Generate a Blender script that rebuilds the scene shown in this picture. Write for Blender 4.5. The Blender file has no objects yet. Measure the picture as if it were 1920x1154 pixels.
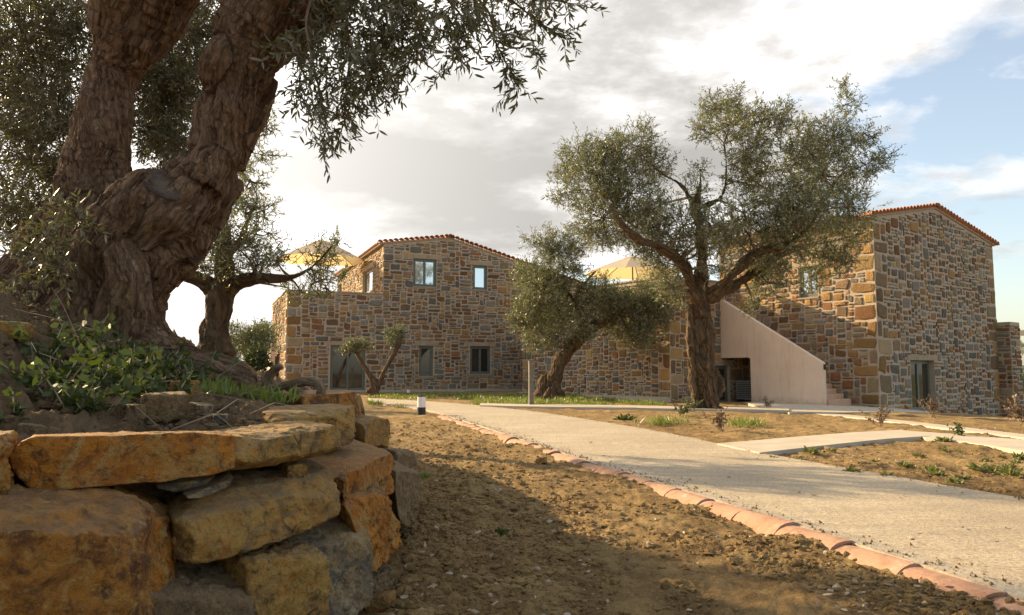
import bpy, math, random
import numpy as np
from mathutils import Vector, Matrix

# ------------------------------------------------------------------ camera, world, sun, exposure
scene = bpy.context.scene
COL = scene.collection
FPX, CX, CY, CAMZ = 1400.0, 960.0, 577.0, 1.0
PITCH = math.atan(123 / FPX)
cam_d = bpy.data.cameras.new("camera")
cam_d.sensor_width = 36.0
cam_d.lens = FPX / 1920 * 36.0
cam_d.clip_start = 0.05
cam_d.clip_end = 6000
cam = bpy.data.objects.new("camera", cam_d)
COL.objects.link(cam)
cam.location = (0, 0, CAMZ)
cam.rotation_euler = (math.pi / 2 + PITCH, 0, 0)
scene.camera = cam

SUN_EL = math.radians(21.5)
SUN_AZ = math.atan2(0.54, -0.84)            # direction towards the sun on the ground plane (x, y)
sdir = Vector((math.cos(SUN_AZ) * math.cos(SUN_EL), math.sin(SUN_AZ) * math.cos(SUN_EL), math.sin(SUN_EL)))
sun_d = bpy.data.lights.new("sun", 'SUN')
sun_d.energy = 5.0
sun_d.angle = math.radians(0.6)
sun_d.color = (1.0, 0.76, 0.44)
sun = bpy.data.objects.new("sun", sun_d)
COL.objects.link(sun)
sun.rotation_euler = sdir.to_track_quat('Z', 'Y').to_euler()
sun.location = (-30, 10, 30)

vs = scene.view_settings
vs.view_transform = 'Standard'
vs.look = 'None'
vs.gamma = 1.0
vs.use_curve_mapping = False
vs.exposure = 1.2

world = bpy.data.worlds.new("World")
scene.world = world
world.use_nodes = True


def node(nt, kind, **kw):
    n = nt.nodes.new(kind)
    for k, v in kw.items():
        if k in ('operation', 'blend_type', 'data_type', 'noise_dimensions', 'attribute_name', 'sky_type',
                 'sun_disc', 'sun_elevation', 'sun_rotation', 'feature', 'use_clamp', 'normalize', 'air_density',
                 'dust_density', 'ozone_density', 'wave_type', 'interpolation_type', 'clamp', 'vector_type'):
            setattr(n, k, v)
        else:
            key = int(k[1:]) if k[0] == 'i' and k[1:].isdigit() else k.replace('_', ' ')
            s = n.inputs[key]
            if isinstance(v, bpy.types.NodeSocket):
                nt.links.new(v, s)
            else:
                s.default_value = v
    return n


def math_n(nt, op, a, b=0.0, clamp=False):
    return node(nt, 'ShaderNodeMath', operation=op, i0=a, i1=b, use_clamp=clamp).outputs[0]


def mixc(nt, f, a, b, mode='MIX'):
    n = nt.nodes.new('ShaderNodeMixRGB')
    n.blend_type = mode
    for i, v in enumerate((f, a, b)):
        if isinstance(v, bpy.types.NodeSocket):
            nt.links.new(v, n.inputs[i])
        else:
            if i and len(v) == 3:
                v = (*v, 1)
            n.inputs[i].default_value = v
    return n.outputs[0]


def ramp(nt, fac, stops):
    n = nt.nodes.new('ShaderNodeValToRGB')
    cr = n.color_ramp
    while len(cr.elements) < len(stops):
        cr.elements.new(0.5)
    for e, (p, c) in zip(cr.elements, stops):
        e.position = p
        e.color = (c, c, c, 1) if not hasattr(c, '__len__') else (*c[:3], 1)
    nt.links.new(fac, n.inputs[0])
    return n.outputs[0]


def build_world():
    nt = world.node_tree
    nt.nodes.clear()
    out = nt.nodes.new('ShaderNodeOutputWorld')
    bg = nt.nodes.new('ShaderNodeBackground')
    bg.inputs[1].default_value = 0.12
    nt.links.new(bg.outputs[0], out.inputs[0])
    sky = node(nt, 'ShaderNodeTexSky', sky_type='NISHITA', sun_disc=False, sun_elevation=SUN_EL,
               sun_rotation=math.pi / 2 - SUN_AZ, dust_density=1.6, air_density=1.0)
    skyc = mixc(nt, 1.0, sky.outputs[0], (1.02, 0.98, 0.92), 'MULTIPLY')
    skyc = mixc(nt, 0.2, skyc, (3.6, 3.55, 3.4))
    tc = nt.nodes.new('ShaderNodeTexCoord')
    d = tc.outputs['Generated']
    sep = node(nt, 'ShaderNodeSeparateXYZ', i0=d)
    zz = math_n(nt, 'ADD', math_n(nt, 'MAXIMUM', sep.outputs[2], 0.0), 0.16)
    px = math_n(nt, 'DIVIDE', sep.outputs[0], zz)
    py = math_n(nt, 'DIVIDE', sep.outputs[1], zz)
    comb = node(nt, 'ShaderNodeCombineXYZ', i0=px, i1=py, i2=math_n(nt, 'MULTIPLY', sep.outputs[2], 2.2))
    off = node(nt, 'ShaderNodeVectorMath', operation='ADD', i0=comb.outputs[0], i1=(-11.3, -3.1, -18.8))
    n1 = node(nt, 'ShaderNodeTexNoise', Vector=off.outputs[0], Scale=0.60, Detail=10.0, Roughness=0.58, Distortion=0.15)
    n2 = node(nt, 'ShaderNodeTexNoise', Vector=off.outputs[0], Scale=1.6, Detail=10.0, Roughness=0.60, Distortion=0.05)
    dsun = node(nt, 'ShaderNodeVectorMath', operation='DOT_PRODUCT', i0=d, i1=tuple(sdir)).outputs['Value']
    # cloud cover thins out away from the sun
    cover = math_n(nt, 'ADD', n1.outputs['Fac'], math_n(nt, 'MULTIPLY', dsun, 0.12))
    mask = ramp(nt, cover, [(0.49, 0.0), (0.555, 1.0)])
    # thick cloud is grey underneath, thin edges are white
    thick = ramp(nt, cover, [(0.48, 1.0), (0.68, 0.0)])
    shade = math_n(nt, 'ADD', math_n(nt, 'MULTIPLY', n2.outputs['Fac'], 0.88), math_n(nt, 'MULTIPLY', thick, 0.14))
    cl = ramp(nt, shade, [(0.38, (1.95, 1.88, 1.80)), (0.47, (2.5, 2.42, 2.33)), (0.525, (3.4, 3.3, 3.2)), (0.58, (4.8, 4.68, 4.55))])
    glow = math_n(nt, 'POWER', math_n(nt, 'MAXIMUM', math_n(nt, 'ADD', math_n(nt, 'MULTIPLY', dsun, 0.5), 0.5), 0.0), 12.0)
    cl = mixc(nt, 1.0, cl, node(nt, 'ShaderNodeCombineXYZ', i0=math_n(nt, 'MULTIPLY', glow, 8.0), i1=math_n(nt, 'MULTIPLY', glow, 7.6),
                                  i2=math_n(nt, 'MULTIPLY', glow, 6.9)).outputs[0], 'ADD')
    res = mixc(nt, mask, skyc, cl)
    nt.links.new(res, bg.inputs[0])


build_world()

# ------------------------------------------------------------------ helpers
rng = np.random.default_rng(7)
random.seed(7)
FW = np.array([0, math.cos(PITCH), math.sin(PITCH)])
UP = np.array([0, -math.sin(PITCH), math.cos(PITCH)])


def ray(px, py):
    return np.array([(px - CX) / FPX, 0, 0]) + FW + UP * ((CY - py) / FPX)


def at(px, py, Y):
    d = ray(px, py)
    return np.array([0, 0, CAMZ]) + d * (Y / d[1])


def mpp(Y):
    return Y / FPX


def project(P):
    P = np.asarray(P, float) - np.array([0, 0, CAMZ])
    f = P @ FW
    return CX + FPX * P[..., 0] / f, CY - FPX * (P @ UP) / f, f


def sstep(x, a, b):
    t = np.clip((np.asarray(x, float) - a) / (b - a), 0, 1)
    return t * t * (3 - 2 * t)


def _h(ix, iy, iz, seed):
    n = (ix * 374761393 + iy * 668265263 + iz * 1440662683 + seed * 974634319) & 0xFFFFFFFF
    n = ((n ^ (n >> 13)) * 1274126177) & 0xFFFFFFFF
    n = ((n ^ (n >> 15)) * 2246822519) & 0xFFFFFFFF
    return (n ^ (n >> 16)) & 15


GRAD = np.array([(1, 1, 0), (-1, 1, 0), (1, -1, 0), (-1, -1, 0), (1, 0, 1), (-1, 0, 1), (1, 0, -1), (-1, 0, -1), (0, 1, 1), (0, -1, 1), (0, 1, -1), (0, -1, -1),
                 (1, 1, 0), (-1, 1, 0), (0, -1, 1), (0, -1, -1)], float)


def vnoise(p, seed=0):
    """gradient noise, about -1..1"""
    p = np.asarray(p, float) + 0.37
    i = np.floor(p).astype(np.int64)
    f = p - i
    u = f * f * f * (f * (f * 6 - 15) + 10)
    r = 0
    for a in (0, 1):
        wx = u[:, 0] if a else 1 - u[:, 0]
        for b in (0, 1):
            wy = u[:, 1] if b else 1 - u[:, 1]
            for c in (0, 1):
                wz = u[:, 2] if c else 1 - u[:, 2]
                g = GRAD[_h(i[:, 0] + a, i[:, 1] + b, i[:, 2] + c, seed)]
                r = r + wx * wy * wz * (g[:, 0] * (f[:, 0] - a) + g[:, 1] * (f[:, 1] - b) + g[:, 2] * (f[:, 2] - c))
    return r * 1.45


def fbm(p, octv=4, seed=0, gain=0.5, lac=2.03):
    a, r, q = 1.0, 0, np.asarray(p, float)
    for k in range(octv):
        r = r + a * vnoise(q, seed + k * 17)
        q = q * lac + 3.7
        a *= gain
    return r


def mesh_np(name, V, F, mats=(), midx=None, smooth=True, attrs=None):
    V = np.ascontiguousarray(V, dtype=np.float32)
    F = np.asarray(F)
    me = bpy.data.meshes.new(name)
    k = F.shape[1]
    me.vertices.add(len(V))
    me.vertices.foreach_set('co', V.ravel())
    me.loops.add(F.size)
    me.loops.foreach_set('vertex_index', F.astype(np.int32).ravel())
    me.polygons.add(len(F))
    me.polygons.foreach_set('loop_start', np.arange(0, F.size, k, dtype=np.int32))
    if midx is not None:
        me.polygons.foreach_set('material_index', np.asarray(midx, dtype=np.int32))
    me.polygons.foreach_set('use_smooth', np.full(len(F), bool(smooth)))
    for m in mats:
        me.materials.append(m)
    if attrs:
        for an, av in attrs.items():
            av = np.asarray(av, dtype=np.float32)
            if av.ndim == 1:
                a = me.attributes.new(an, 'FLOAT', 'POINT')
                a.data.foreach_set('value', av)
            else:
                a = me.attributes.new(an, 'FLOAT_VECTOR', 'POINT')
                a.data.foreach_set('vector', av.ravel())
    me.update(calc_edges=True)
    return me


class MB:
    """small mesh collector for hand-made shapes"""

    def __init__(s):
        s.v, s.f, s.m = [], [], []

    def add(s, V, F, m=0):
        o = len(s.v)
        s.v += [tuple(map(float, p)) for p in V]
        s.f += [tuple(i + o for i in f) for f in F]
        s.m += [m] * len(F)

    def box(s, c, ax, ay, az, m=0):
        """c centre, ax ay az half-extent vectors"""
        c, ax, ay, az = map(np.asarray, (c, ax, ay, az))
        V = [c + i * ax + j * ay + k * az for k in (-1, 1) for j in (-1, 1) for i in (-1, 1)]
        s.add(V, [(0, 2, 3, 1), (4, 5, 7, 6), (0, 1, 5, 4), (2, 6, 7, 3), (0, 4, 6, 2), (1, 3, 7, 5)], m)

    def tube(s, pts, radii, seg=8, m=0, caps=True):
        pts = [np.asarray(p, float) for p in pts]
        n = len(pts)
        o = len(s.v)
        ref = np.array([0.31, 0.17, 0.93])
        for i, p in enumerate(pts):
            t = pts[min(i + 1, n - 1)] - pts[max(i - 1, 0)]
            t /= np.linalg.norm(t) + 1e-9
            if abs(t @ ref) > 0.97:
                ref = np.array([0.9, 0.3, 0.1])
            a = np.cross(t, ref)
            a /= np.linalg.norm(a)
            b = np.cross(t, a)
            for k in range(seg):
                th = 2 * math.pi * k / seg
                s.v.append(tuple(p + radii[i] * (a * math.cos(th) + b * math.sin(th))))
        for i in range(n - 1):
            for k in range(seg):
                k2 = (k + 1) % seg
                s.f.append((o + i * seg + k, o + i * seg + k2, o + (i + 1) * seg + k2, o + (i + 1) * seg + k))
                s.m.append(m)
        if caps:
            s.f.append(tuple(o + k for k in range(seg))[::-1])
            s.f.append(tuple(o + (n - 1) * seg + k for k in range(seg)))
            s.m += [m, m]

    def mesh(s, name, mats, smooth=False):
        me = bpy.data.meshes.new(name)
        me.from_pydata(s.v, [], s.f)
        for m in (mats if isinstance(mats, (list, tuple)) else [mats]):
            me.materials.append(m)
        me.polygons.foreach_set('material_index', s.m)
        me.polygons.foreach_set('use_smooth', [smooth] * len(s.f))
        me.update()
        return me


def link(name, data, parent=None, loc=None):
    o = bpy.data.objects.new(name, data)
    COL.objects.link(o)
    if parent is not None:
        o.parent = parent
    if loc is not None:
        o.location = loc
    return o


def thing(name, label, cat, loc=(0, 0, 0), group=None):
    o = link(name, None, loc=tuple(float(c) for c in loc))
    o.empty_display_size = 0.2
    o['label'] = label
    o['category'] = cat
    if group:
        o['group'] = group
    return o


def tag(o, label, cat, group=None):
    o['label'] = label
    o['category'] = cat
    if group:
        o['group'] = group
    return o


def part(name, mesh, parent):
    """mesh made in world coordinates; shifted to the thing's own origin"""
    root = parent
    off = np.zeros(3)
    while root is not None:
        off = off + np.array(root.location)
        root = root.parent
    mesh.transform(Matrix.Translation(-Vector(off)))
    return link(name, mesh, parent)


def recenter(name, mesh, base):
    mesh.transform(Matrix.Translation(-Vector(base)))
    return link(name, mesh, None, base)


# ------------------------------------------------------------------ materials
def new_mat(name):
    m = bpy.data.materials.new(name)
    m.use_nodes = True
    nt = m.node_tree
    b = nt.nodes['Principled BSDF']
    b.inputs['Roughness'].default_value = 0.85
    b.inputs['Specular IOR Level'].default_value = 0.25
    return m, nt, b


def pos(nt):
    return node(nt, 'ShaderNodeNewGeometry').outputs['Position']


def noise(nt, vec, scale, detail=5.0, rough=0.55, dist=0.0):
    return node(nt, 'ShaderNodeTexNoise', Vector=vec, Scale=scale, Detail=detail, Roughness=rough, Distortion=dist).outputs['Fac']


def bump(nt, b, h, strength, distance):
    n = node(nt, 'ShaderNodeBump', Strength=strength, Distance=distance, Height=h)
    nt.links.new(n.outputs[0], b.inputs['Normal'])


def setc(nt, b, c):
    nt.links.new(c, b.inputs['Base Color'])


def stone_mat(name, c1, c2):
    m, nt, b = new_mat(name)
    p = pos(nt)
    g = node(nt, 'ShaderNodeNewGeometry')
    oi = nt.nodes.new('ShaderNodeObjectInfo')
    rnd = math_n(nt, 'FRACT', math_n(nt, 'ADD', g.outputs['Random Per Island'], oi.outputs['Random']))
    c = mixc(nt, ramp(nt, noise(nt, p, 5.0, 6, 0.6), [(0.35, 0.0), (0.68, 1.0)]), c1, c2)
    v = math_n(nt, 'ADD', math_n(nt, 'MULTIPLY', rnd, 0.7), 0.62)
    v2 = math_n(nt, 'MULTIPLY', v, math_n(nt, 'ADD', math_n(nt, 'MULTIPLY', noise(nt, p, 38, 4, 0.7), 0.9), 0.55))
    cc = mixc(nt, 1.0, c, node(nt, 'ShaderNodeCombineXYZ', i0=v2, i1=v2, i2=v2).outputs[0], 'MULTIPLY')
    cc = mixc(nt, ramp(nt, noise(nt, p, 0.9, 6, 0.65), [(0.50, 0.0), (0.75, 0.35)]), cc, (0.10, 0.08, 0.06))
    setc(nt, b, cc)
    bump(nt, b, noise(nt, p, 22, 6, 0.65), 1.0, 0.05)
    return m


STONES = [stone_mat('stone_grey', (0.19, 0.168, 0.132), (0.25, 0.22, 0.17)),
          stone_mat('stone_slate', (0.145, 0.134, 0.113), (0.195, 0.177, 0.142)),
          stone_mat('stone_rust', (0.22, 0.10, 0.042), (0.28, 0.145, 0.062)),
          stone_mat('stone_ochre', (0.34, 0.19, 0.065), (0.28, 0.165, 0.068)),
          stone_mat('stone_tan', (0.32, 0.23, 0.13), (0.27, 0.20, 0.12)),
          stone_mat('stone_brown', (0.19, 0.118, 0.066), (0.25, 0.17, 0.10)),
          stone_mat('stone_sand', (0.42, 0.28, 0.115), (0.35, 0.225, 0.092))]


def mk_mortar():
    m, nt, b = new_mat('lime_mortar')
    p = pos(nt)
    c = mixc(nt, noise(nt, p, 2.2, 6, 0.6), (0.42, 0.33, 0.24), (0.55, 0.445, 0.335))
    c = mixc(nt, ramp(nt, noise(nt, p, 26, 4, 0.7), [(0.35, 0.45), (0.60, 0.0)]), c, (0.26, 0.195, 0.14))
    c = mixc(nt, ramp(nt, noise(nt, p, 0.9, 6, 0.65), [(0.50, 0.0), (0.76, 0.4)]), c, (0.18, 0.14, 0.10))
    setc(nt, b, c)
    bump(nt, b, noise(nt, p, 30, 6, 0.7), 0.8, 0.02)
    return m


def mk_plain(name, c1, c2, sc=3.0, bsc=60, bst=0.3, bd=0.005, rough=0.85, spec=0.25, metal=0.0):
    m, nt, b = new_mat(name)
    p = pos(nt)
    setc(nt, b, mixc(nt, ramp(nt, noise(nt, p, sc, 6, 0.6), [(0.3, 0.0), (0.7, 1.0)]), c1, c2))
    b.inputs['Roughness'].default_value = rough
    b.inputs['Specular IOR Level'].default_value = spec
    b.inputs['Metallic'].default_value = metal
    if bst:
        bump(nt, b, noise(nt, p, bsc, 5, 0.65), bst, bd)
    return m


MORTAR = mk_mortar()
LINTEL = mk_plain('lintel_render', (0.30, 0.23, 0.155), (0.40, 0.31, 0.215), 4, 40, 0.5, 0.01)
def mk_plaster():
    m, nt, b = new_mat('pink_plaster')
    p = pos(nt)
    c = mixc(nt, ramp(nt, noise(nt, p, 1.1, 7, 0.65), [(0.3, 0.0), (0.7, 1.0)]), (0.70, 0.52, 0.39), (0.78, 0.61, 0.475))
    mp = node(nt, 'ShaderNodeMapping', Vector=p, Scale=(5.0, 5.0, 0.5)).outputs[0]
    c = mixc(nt, ramp(nt, noise(nt, mp, 1.0, 6, 0.7), [(0.52, 0.0), (0.75, 0.4)]), c, (0.36, 0.265, 0.195))
    z = node(nt, 'ShaderNodeSeparateXYZ', i0=p).outputs[2]
    damp = ramp(nt, math_n(nt, 'ADD', z, math_n(nt, 'MULTIPLY', noise(nt, p, 3.0, 6, 0.7), 0.9)), [(0.32, 0.5), (0.62, 0.0)])
    c = mixc(nt, damp, c, (0.30, 0.22, 0.15))
    setc(nt, b, c)
    bump(nt, b, math_n(nt, 'ADD', noise(nt, p, 45, 5, 0.65), math_n(nt, 'MULTIPLY', noise(nt, p, 3.0, 4, 0.5), 3.0)), 0.35, 0.012)
    return m


PLASTER = mk_plaster()
STEPM = mk_plain('step_render', (0.52, 0.32, 0.21), (0.62, 0.41, 0.29), 3.0, 60, 0.3, 0.006)
FRAME = mk_plain('frame_green', (0.105, 0.118, 0.09), (0.135, 0.148, 0.115), 5, 50, 0.05, 0.002, 0.45, 0.5)
TERRA = mk_plain('terracotta', (0.46, 0.20, 0.11), (0.58, 0.30, 0.18), 5.0, 60, 0.25, 0.004, 0.8)
TERRA_ROOF = mk_plain('terracotta_roof', (0.40, 0.165, 0.085), (0.56, 0.29, 0.17), 3.0, 60, 0.25, 0.006, 0.85)
BLACK = mk_plain('black_paint', (0.012, 0.012, 0.012), (0.02, 0.02, 0.02), 5, 50, 0, 0.002, 0.5, 0.5)
WHITE_LENS = mk_plain('white_lens', (0.75, 0.72, 0.68), (0.8, 0.78, 0.74), 5, 50, 0, 0.002, 0.35, 0.5)
GREYWOOD = mk_plain('grey_post', (0.13, 0.115, 0.095), (0.21, 0.185, 0.155), 9, 60, 0.5, 0.006, 0.8)
GREYMETAL = mk_plain('grey_metal', (0.17, 0.19, 0.18), (0.22, 0.24, 0.22), 5, 50, 0, 0.002, 0.5, 0.5)
DARKIN = mk_plain('interior', (0.05, 0.045, 0.04), (0.06, 0.055, 0.05), 5, 50, 0, 0.002, 0.9)
ACWHITE = mk_plain('ac_grey', (0.24, 0.23, 0.21), (0.28, 0.27, 0.25), 5, 50, 0, 0.002, 0.6)


def mk_glass(name, metal, col):
    m, nt, b = new_mat(name)
    b.inputs['Base Color'].default_value = (*col, 1)
    b.inputs['Metallic'].default_value = metal
    b.inputs['Roughness'].default_value = 0.03
    b.inputs['Specular IOR Level'].default_value = 0.8
    return m


GLASS = mk_glass('mirror_glass', 0.75, (0.62, 0.66, 0.70))  # upper panes, part metallic so they mirror the bright sky
GLASS_DK = mk_glass('dark_reflection_glass', 0.15, (0.045, 0.038, 0.03))  # ground-floor panes coloured dark in place of their dark reflections


def mk_rock(name, cols, scale=1.0):
    m, nt, b = new_mat(name)
    tcn = nt.nodes.new('ShaderNodeTexCoord')
    p = pos(nt)
    oi = nt.nodes.new('ShaderNodeObjectInfo')
    sh = node(nt, 'ShaderNodeVectorMath', operation='SCALE', i0=(7.1, 3.3, 9.7), Scale=oi.outputs['Random'])
    q = node(nt, 'ShaderNodeVectorMath', operation='ADD', i0=p, i1=sh.outputs[0]).outputs[0]
    n1 = noise(nt, q, 2.6 * scale, 7, 0.62, 0.6)
    n2 = noise(nt, q, 6.5 * scale, 8, 0.68, 0.9)
    n3 = noise(nt, q, 30 * scale, 5, 0.7)
    c = mixc(nt, ramp(nt, n1, [(0.44, 0.0), (0.56, 1.0)]), cols[0], cols[1])
    c = mixc(nt, ramp(nt, n2, [(0.49, 0.0), (0.58, 0.95)]), c, cols[2])
    c = mixc(nt, ramp(nt, noise(nt, q, 11 * scale, 6, 0.7, 1.5), [(0.53, 0.0), (0.62, 0.85)]), c, cols[3])
    c = mixc(nt, ramp(nt, n3, [(0.34, 0.7), (0.49, 0.0)]), c, (0.075, 0.042, 0.02))
    c = mixc(nt, ramp(nt, noise(nt, q, 85 * scale, 3, 0.7), [(0.55, 0.0), (0.75, 0.35)]), c, (0.55, 0.42, 0.26))
    g = node(nt, 'ShaderNodeNewGeometry')
    nz = node(nt, 'ShaderNodeSeparateXYZ', i0=g.outputs['Normal']).outputs[2]
    lit_top = math_n(nt, 'MULTIPLY', ramp(nt, nz, [(0.5, 0.0), (0.95, 0.5)]), ramp(nt, n2, [(0.3, 0.4), (0.6, 1.0)]))  # tan of sunlit tops painted onto upward faces, broken by noise
    c = mixc(nt, lit_top, c, (0.36, 0.25, 0.14))
    setc(nt, b, c)
    vor = node(nt, 'ShaderNodeTexVoronoi', feature='DISTANCE_TO_EDGE', Scale=3.6 * scale,
               Vector=node(nt, 'ShaderNodeVectorMath', operation='ADD', i0=q, i1=node(nt, 'ShaderNodeVectorMath', operation='SCALE', i0=node(nt, 'ShaderNodeTexNoise', Vector=q, Scale=4.0 * scale, Detail=5.0).outputs['Color'], Scale=0.35).outputs[0]).outputs[0]).outputs['Distance']
    crk = ramp(nt, vor, [(0.0, 0.0), (0.03, 1.0)])
    crk = math_n(nt, 'MAXIMUM', crk, ramp(nt, n1, [(0.36, 0.0), (0.42, 1.0)]))
    c = mixc(nt, math_n(nt, 'MULTIPLY', math_n(nt, 'SUBTRACT', 1.0, crk), 0.55), c, (0.07, 0.042, 0.025))
    nt.links.new(c, b.inputs['Base Color'])
    h = math_n(nt, 'ADD', math_n(nt, 'MULTIPLY', noise(nt, q, 14 * scale, 8, 0.68, 0.3), 1.0), math_n(nt, 'ADD', math_n(nt, 'MULTIPLY', noise(nt, q, 75 * scale, 4, 0.7), 0.30), math_n(nt, 'MULTIPLY', crk, 0.35)))
    bump(nt, b, h, 1.0, 0.06)
    b.inputs['Roughness'].default_value = 0.75
    return m


ROCK_OCHRE = mk_rock('rock_ochre', ((0.52, 0.205, 0.022), (0.40, 0.145, 0.02), (0.46, 0.27, 0.08), (0.17, 0.06, 0.018)))
ROCK_RUST = mk_rock('rock_rust', ((0.27, 0.10, 0.022), (0.45, 0.19, 0.03), (0.13, 0.052, 0.022), (0.50, 0.28, 0.075)))
ROCK_TAN = mk_rock('rock_tan', ((0.47, 0.28, 0.075), (0.38, 0.205, 0.05), (0.25, 0.165, 0.075), (0.48, 0.205, 0.035)))
ROCK_GREY = mk_rock('rock_grey', ((0.20, 0.172, 0.125), (0.36, 0.24, 0.10), (0.13, 0.118, 0.098), (0.44, 0.33, 0.19)))
ROCK_DIRT = mk_rock('rock_dirt', ((0.29, 0.195, 0.095), (0.22, 0.15, 0.08), (0.34, 0.23, 0.115), (0.16, 0.105, 0.058)), 1.5)


def mk_soil(name, dark, mid, light, fine=1.0):
    m, nt, b = new_mat(name)
    p = pos(nt)
    c = mixc(nt, ramp(nt, noise(nt, p, 0.55, 6, 0.6), [(0.38, 0.0), (0.62, 1.0)]), mid, light)
    c = mixc(nt, ramp(nt, noise(nt, p, 4.5 * fine, 7, 0.68), [(0.42, 0.75), (0.60, 0.0)]), c, dark)
    c = mixc(nt, ramp(nt, noise(nt, p, 45 * fine, 4, 0.75), [(0.50, 0.0), (0.72, 0.8)]), c, light)
    c = mixc(nt, ramp(nt, noise(nt, p, 130 * fine, 2, 0.6), [(0.66, 0.0), (0.74, 0.6)]), c, (0.5, 0.4, 0.27))
    ln = node(nt, 'ShaderNodeVectorMath', operation='LENGTH', i0=p).outputs['Value']
    far = math_n(nt, 'MULTIPLY', ramp(nt, math_n(nt, 'DIVIDE', ln, 200.0), [(0.20, 0.0), (0.30, 1.0)]), ramp(nt, noise(nt, p, 0.12, 6, 0.7), [(0.38, 0.3), (0.52, 1.0)]))
    c = mixc(nt, far, c, (0.10, 0.115, 0.045))
    setc(nt, b, c)
    h = math_n(nt, 'ADD', noise(nt, p, 22 * fine, 7, 0.72), math_n(nt, 'MULTIPLY', noise(nt, p, 110 * fine, 4, 0.7), 0.3))
    bump(nt, b, h, 1.0, 0.06)
    b.inputs['Roughness'].default_value = 0.95
    b.inputs['Specular IOR Level'].default_value = 0.1
    return m


SOIL = mk_soil('soil', (0.16, 0.098, 0.045), (0.30, 0.195, 0.085), (0.46, 0.315, 0.145))
CLOD = mk_soil('clod', (0.20, 0.122, 0.052), (0.34, 0.22, 0.092), (0.48, 0.33, 0.15))
SOIL_BANK = mk_soil('soil_bank', (0.13, 0.085, 0.045), (0.22, 0.145, 0.08), (0.31, 0.215, 0.125))


def mk_concrete():
    m, nt, b = new_mat('brushed_concrete')
    p = pos(nt)
    c = mixc(nt, ramp(nt, noise(nt, p, 0.7, 6, 0.6), [(0.35, 0.0), (0.65, 1.0)]), (0.45, 0.365, 0.25), (0.57, 0.475, 0.335))
    c = mixc(nt, ramp(nt, noise(nt, p, 34, 5, 0.8), [(0.38, 0.8), (0.56, 0.0)]), c, (0.21, 0.165, 0.115))
    c = mixc(nt, ramp(nt, noise(nt, p, 95, 3, 0.7), [(0.54, 0.0), (0.70, 0.6)]), c, (0.60, 0.51, 0.39))
    mp = node(nt, 'ShaderNodeMapping', Vector=p, Rotation=(0, 0, -0.27), Scale=(1.0, 7.0, 1.0))
    c = mixc(nt, ramp(nt, noise(nt, mp.outputs[0], 0.8, 6, 0.65), [(0.40, 0.35), (0.60, 0.0)]), c, (0.27, 0.215, 0.155))
    c = mixc(nt, ramp(nt, noise(nt, p, 1.7, 8, 0.7, 0.5), [(0.56, 0.0), (0.72, 0.5)]), c, (0.27, 0.20, 0.125))
    setc(nt, b, c)
    bump(nt, b, math_n(nt, 'ADD', noise(nt, p, 60, 5, 0.75), math_n(nt, 'MULTIPLY', noise(nt, mp.outputs[0], 6, 4, 0.6), 0.6)), 0.9, 0.012)
    return m


CONCRETE = mk_concrete()
KERBCON = mk_plain('kerb_mortar', (0.30, 0.245, 0.18), (0.46, 0.39, 0.30), 9, 50, 0.9, 0.012)
SMOOTHCON = mk_plain('smooth_concrete', (0.40, 0.335, 0.255), (0.50, 0.43, 0.335), 2.5, 60, 0.3, 0.004)


def mk_bark(name, dark, mid, light, lichen, s=1.0):
    m, nt, b = new_mat(name)
    at_ = node(nt, 'ShaderNodeAttribute', attribute_name='bark').outputs['Vector']
    p = pos(nt)
    mp = node(nt, 'ShaderNodeMapping', Vector=at_, Scale=(1.0, 1.0, 0.20)).outputs[0]
    f1 = noise(nt, mp, 26 * s, 7, 0.68, 0.8)
    f2 = noise(nt, mp, 70 * s, 4, 0.7, 0.4)
    c = mixc(nt, ramp(nt, f1, [(0.36, 0.0), (0.62, 1.0)]), dark, mid)
    c = mixc(nt, ramp(nt, f2, [(0.52, 0.0), (0.70, 0.7)]), c, light)
    lm = math_n(nt, 'MULTIPLY', ramp(nt, noise(nt, p, 2.2 * s, 4, 0.6), [(0.55, 0.0), (0.68, 1.0)]),
                ramp(nt, noise(nt, p, 24 * s, 4, 0.7), [(0.50, 0.0), (0.62, 1.0)]))
    c = mixc(nt, lm, c, lichen)
    setc(nt, b, c)
    bump(nt, b, math_n(nt, 'ADD', f1, math_n(nt, 'MULTIPLY', f2, 0.4)), 1.0, 0.08 / s)
    b.inputs['Roughness'].default_value = 0.95
    b.inputs['Specular IOR Level'].default_value = 0.1
    return m


BARK = mk_bark('old_bark', (0.062, 0.036, 0.022), (0.30, 0.19, 0.12), (0.47, 0.34, 0.23), (0.26, 0.17, 0.04))
BARK_FAR = mk_bark('olive_bark', (0.075, 0.048, 0.03), (0.23, 0.155, 0.09), (0.36, 0.26, 0.165), (0.21, 0.18, 0.05), 0.45)
DEADWOOD = mk_bark('dead_wood', (0.20, 0.135, 0.08), (0.46, 0.33, 0.21), (0.56, 0.43, 0.30), (0.3, 0.2, 0.1), 1.4)
TWIG = mk_plain('twig_bark', (0.10, 0.075, 0.05), (0.17, 0.13, 0.09), 20, 60, 0, 0.002, 0.9)
STRAW = mk_plain('dry_stem', (0.28, 0.21, 0.13), (0.36, 0.28, 0.18), 20, 60, 0, 0.002, 0.9)


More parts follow.
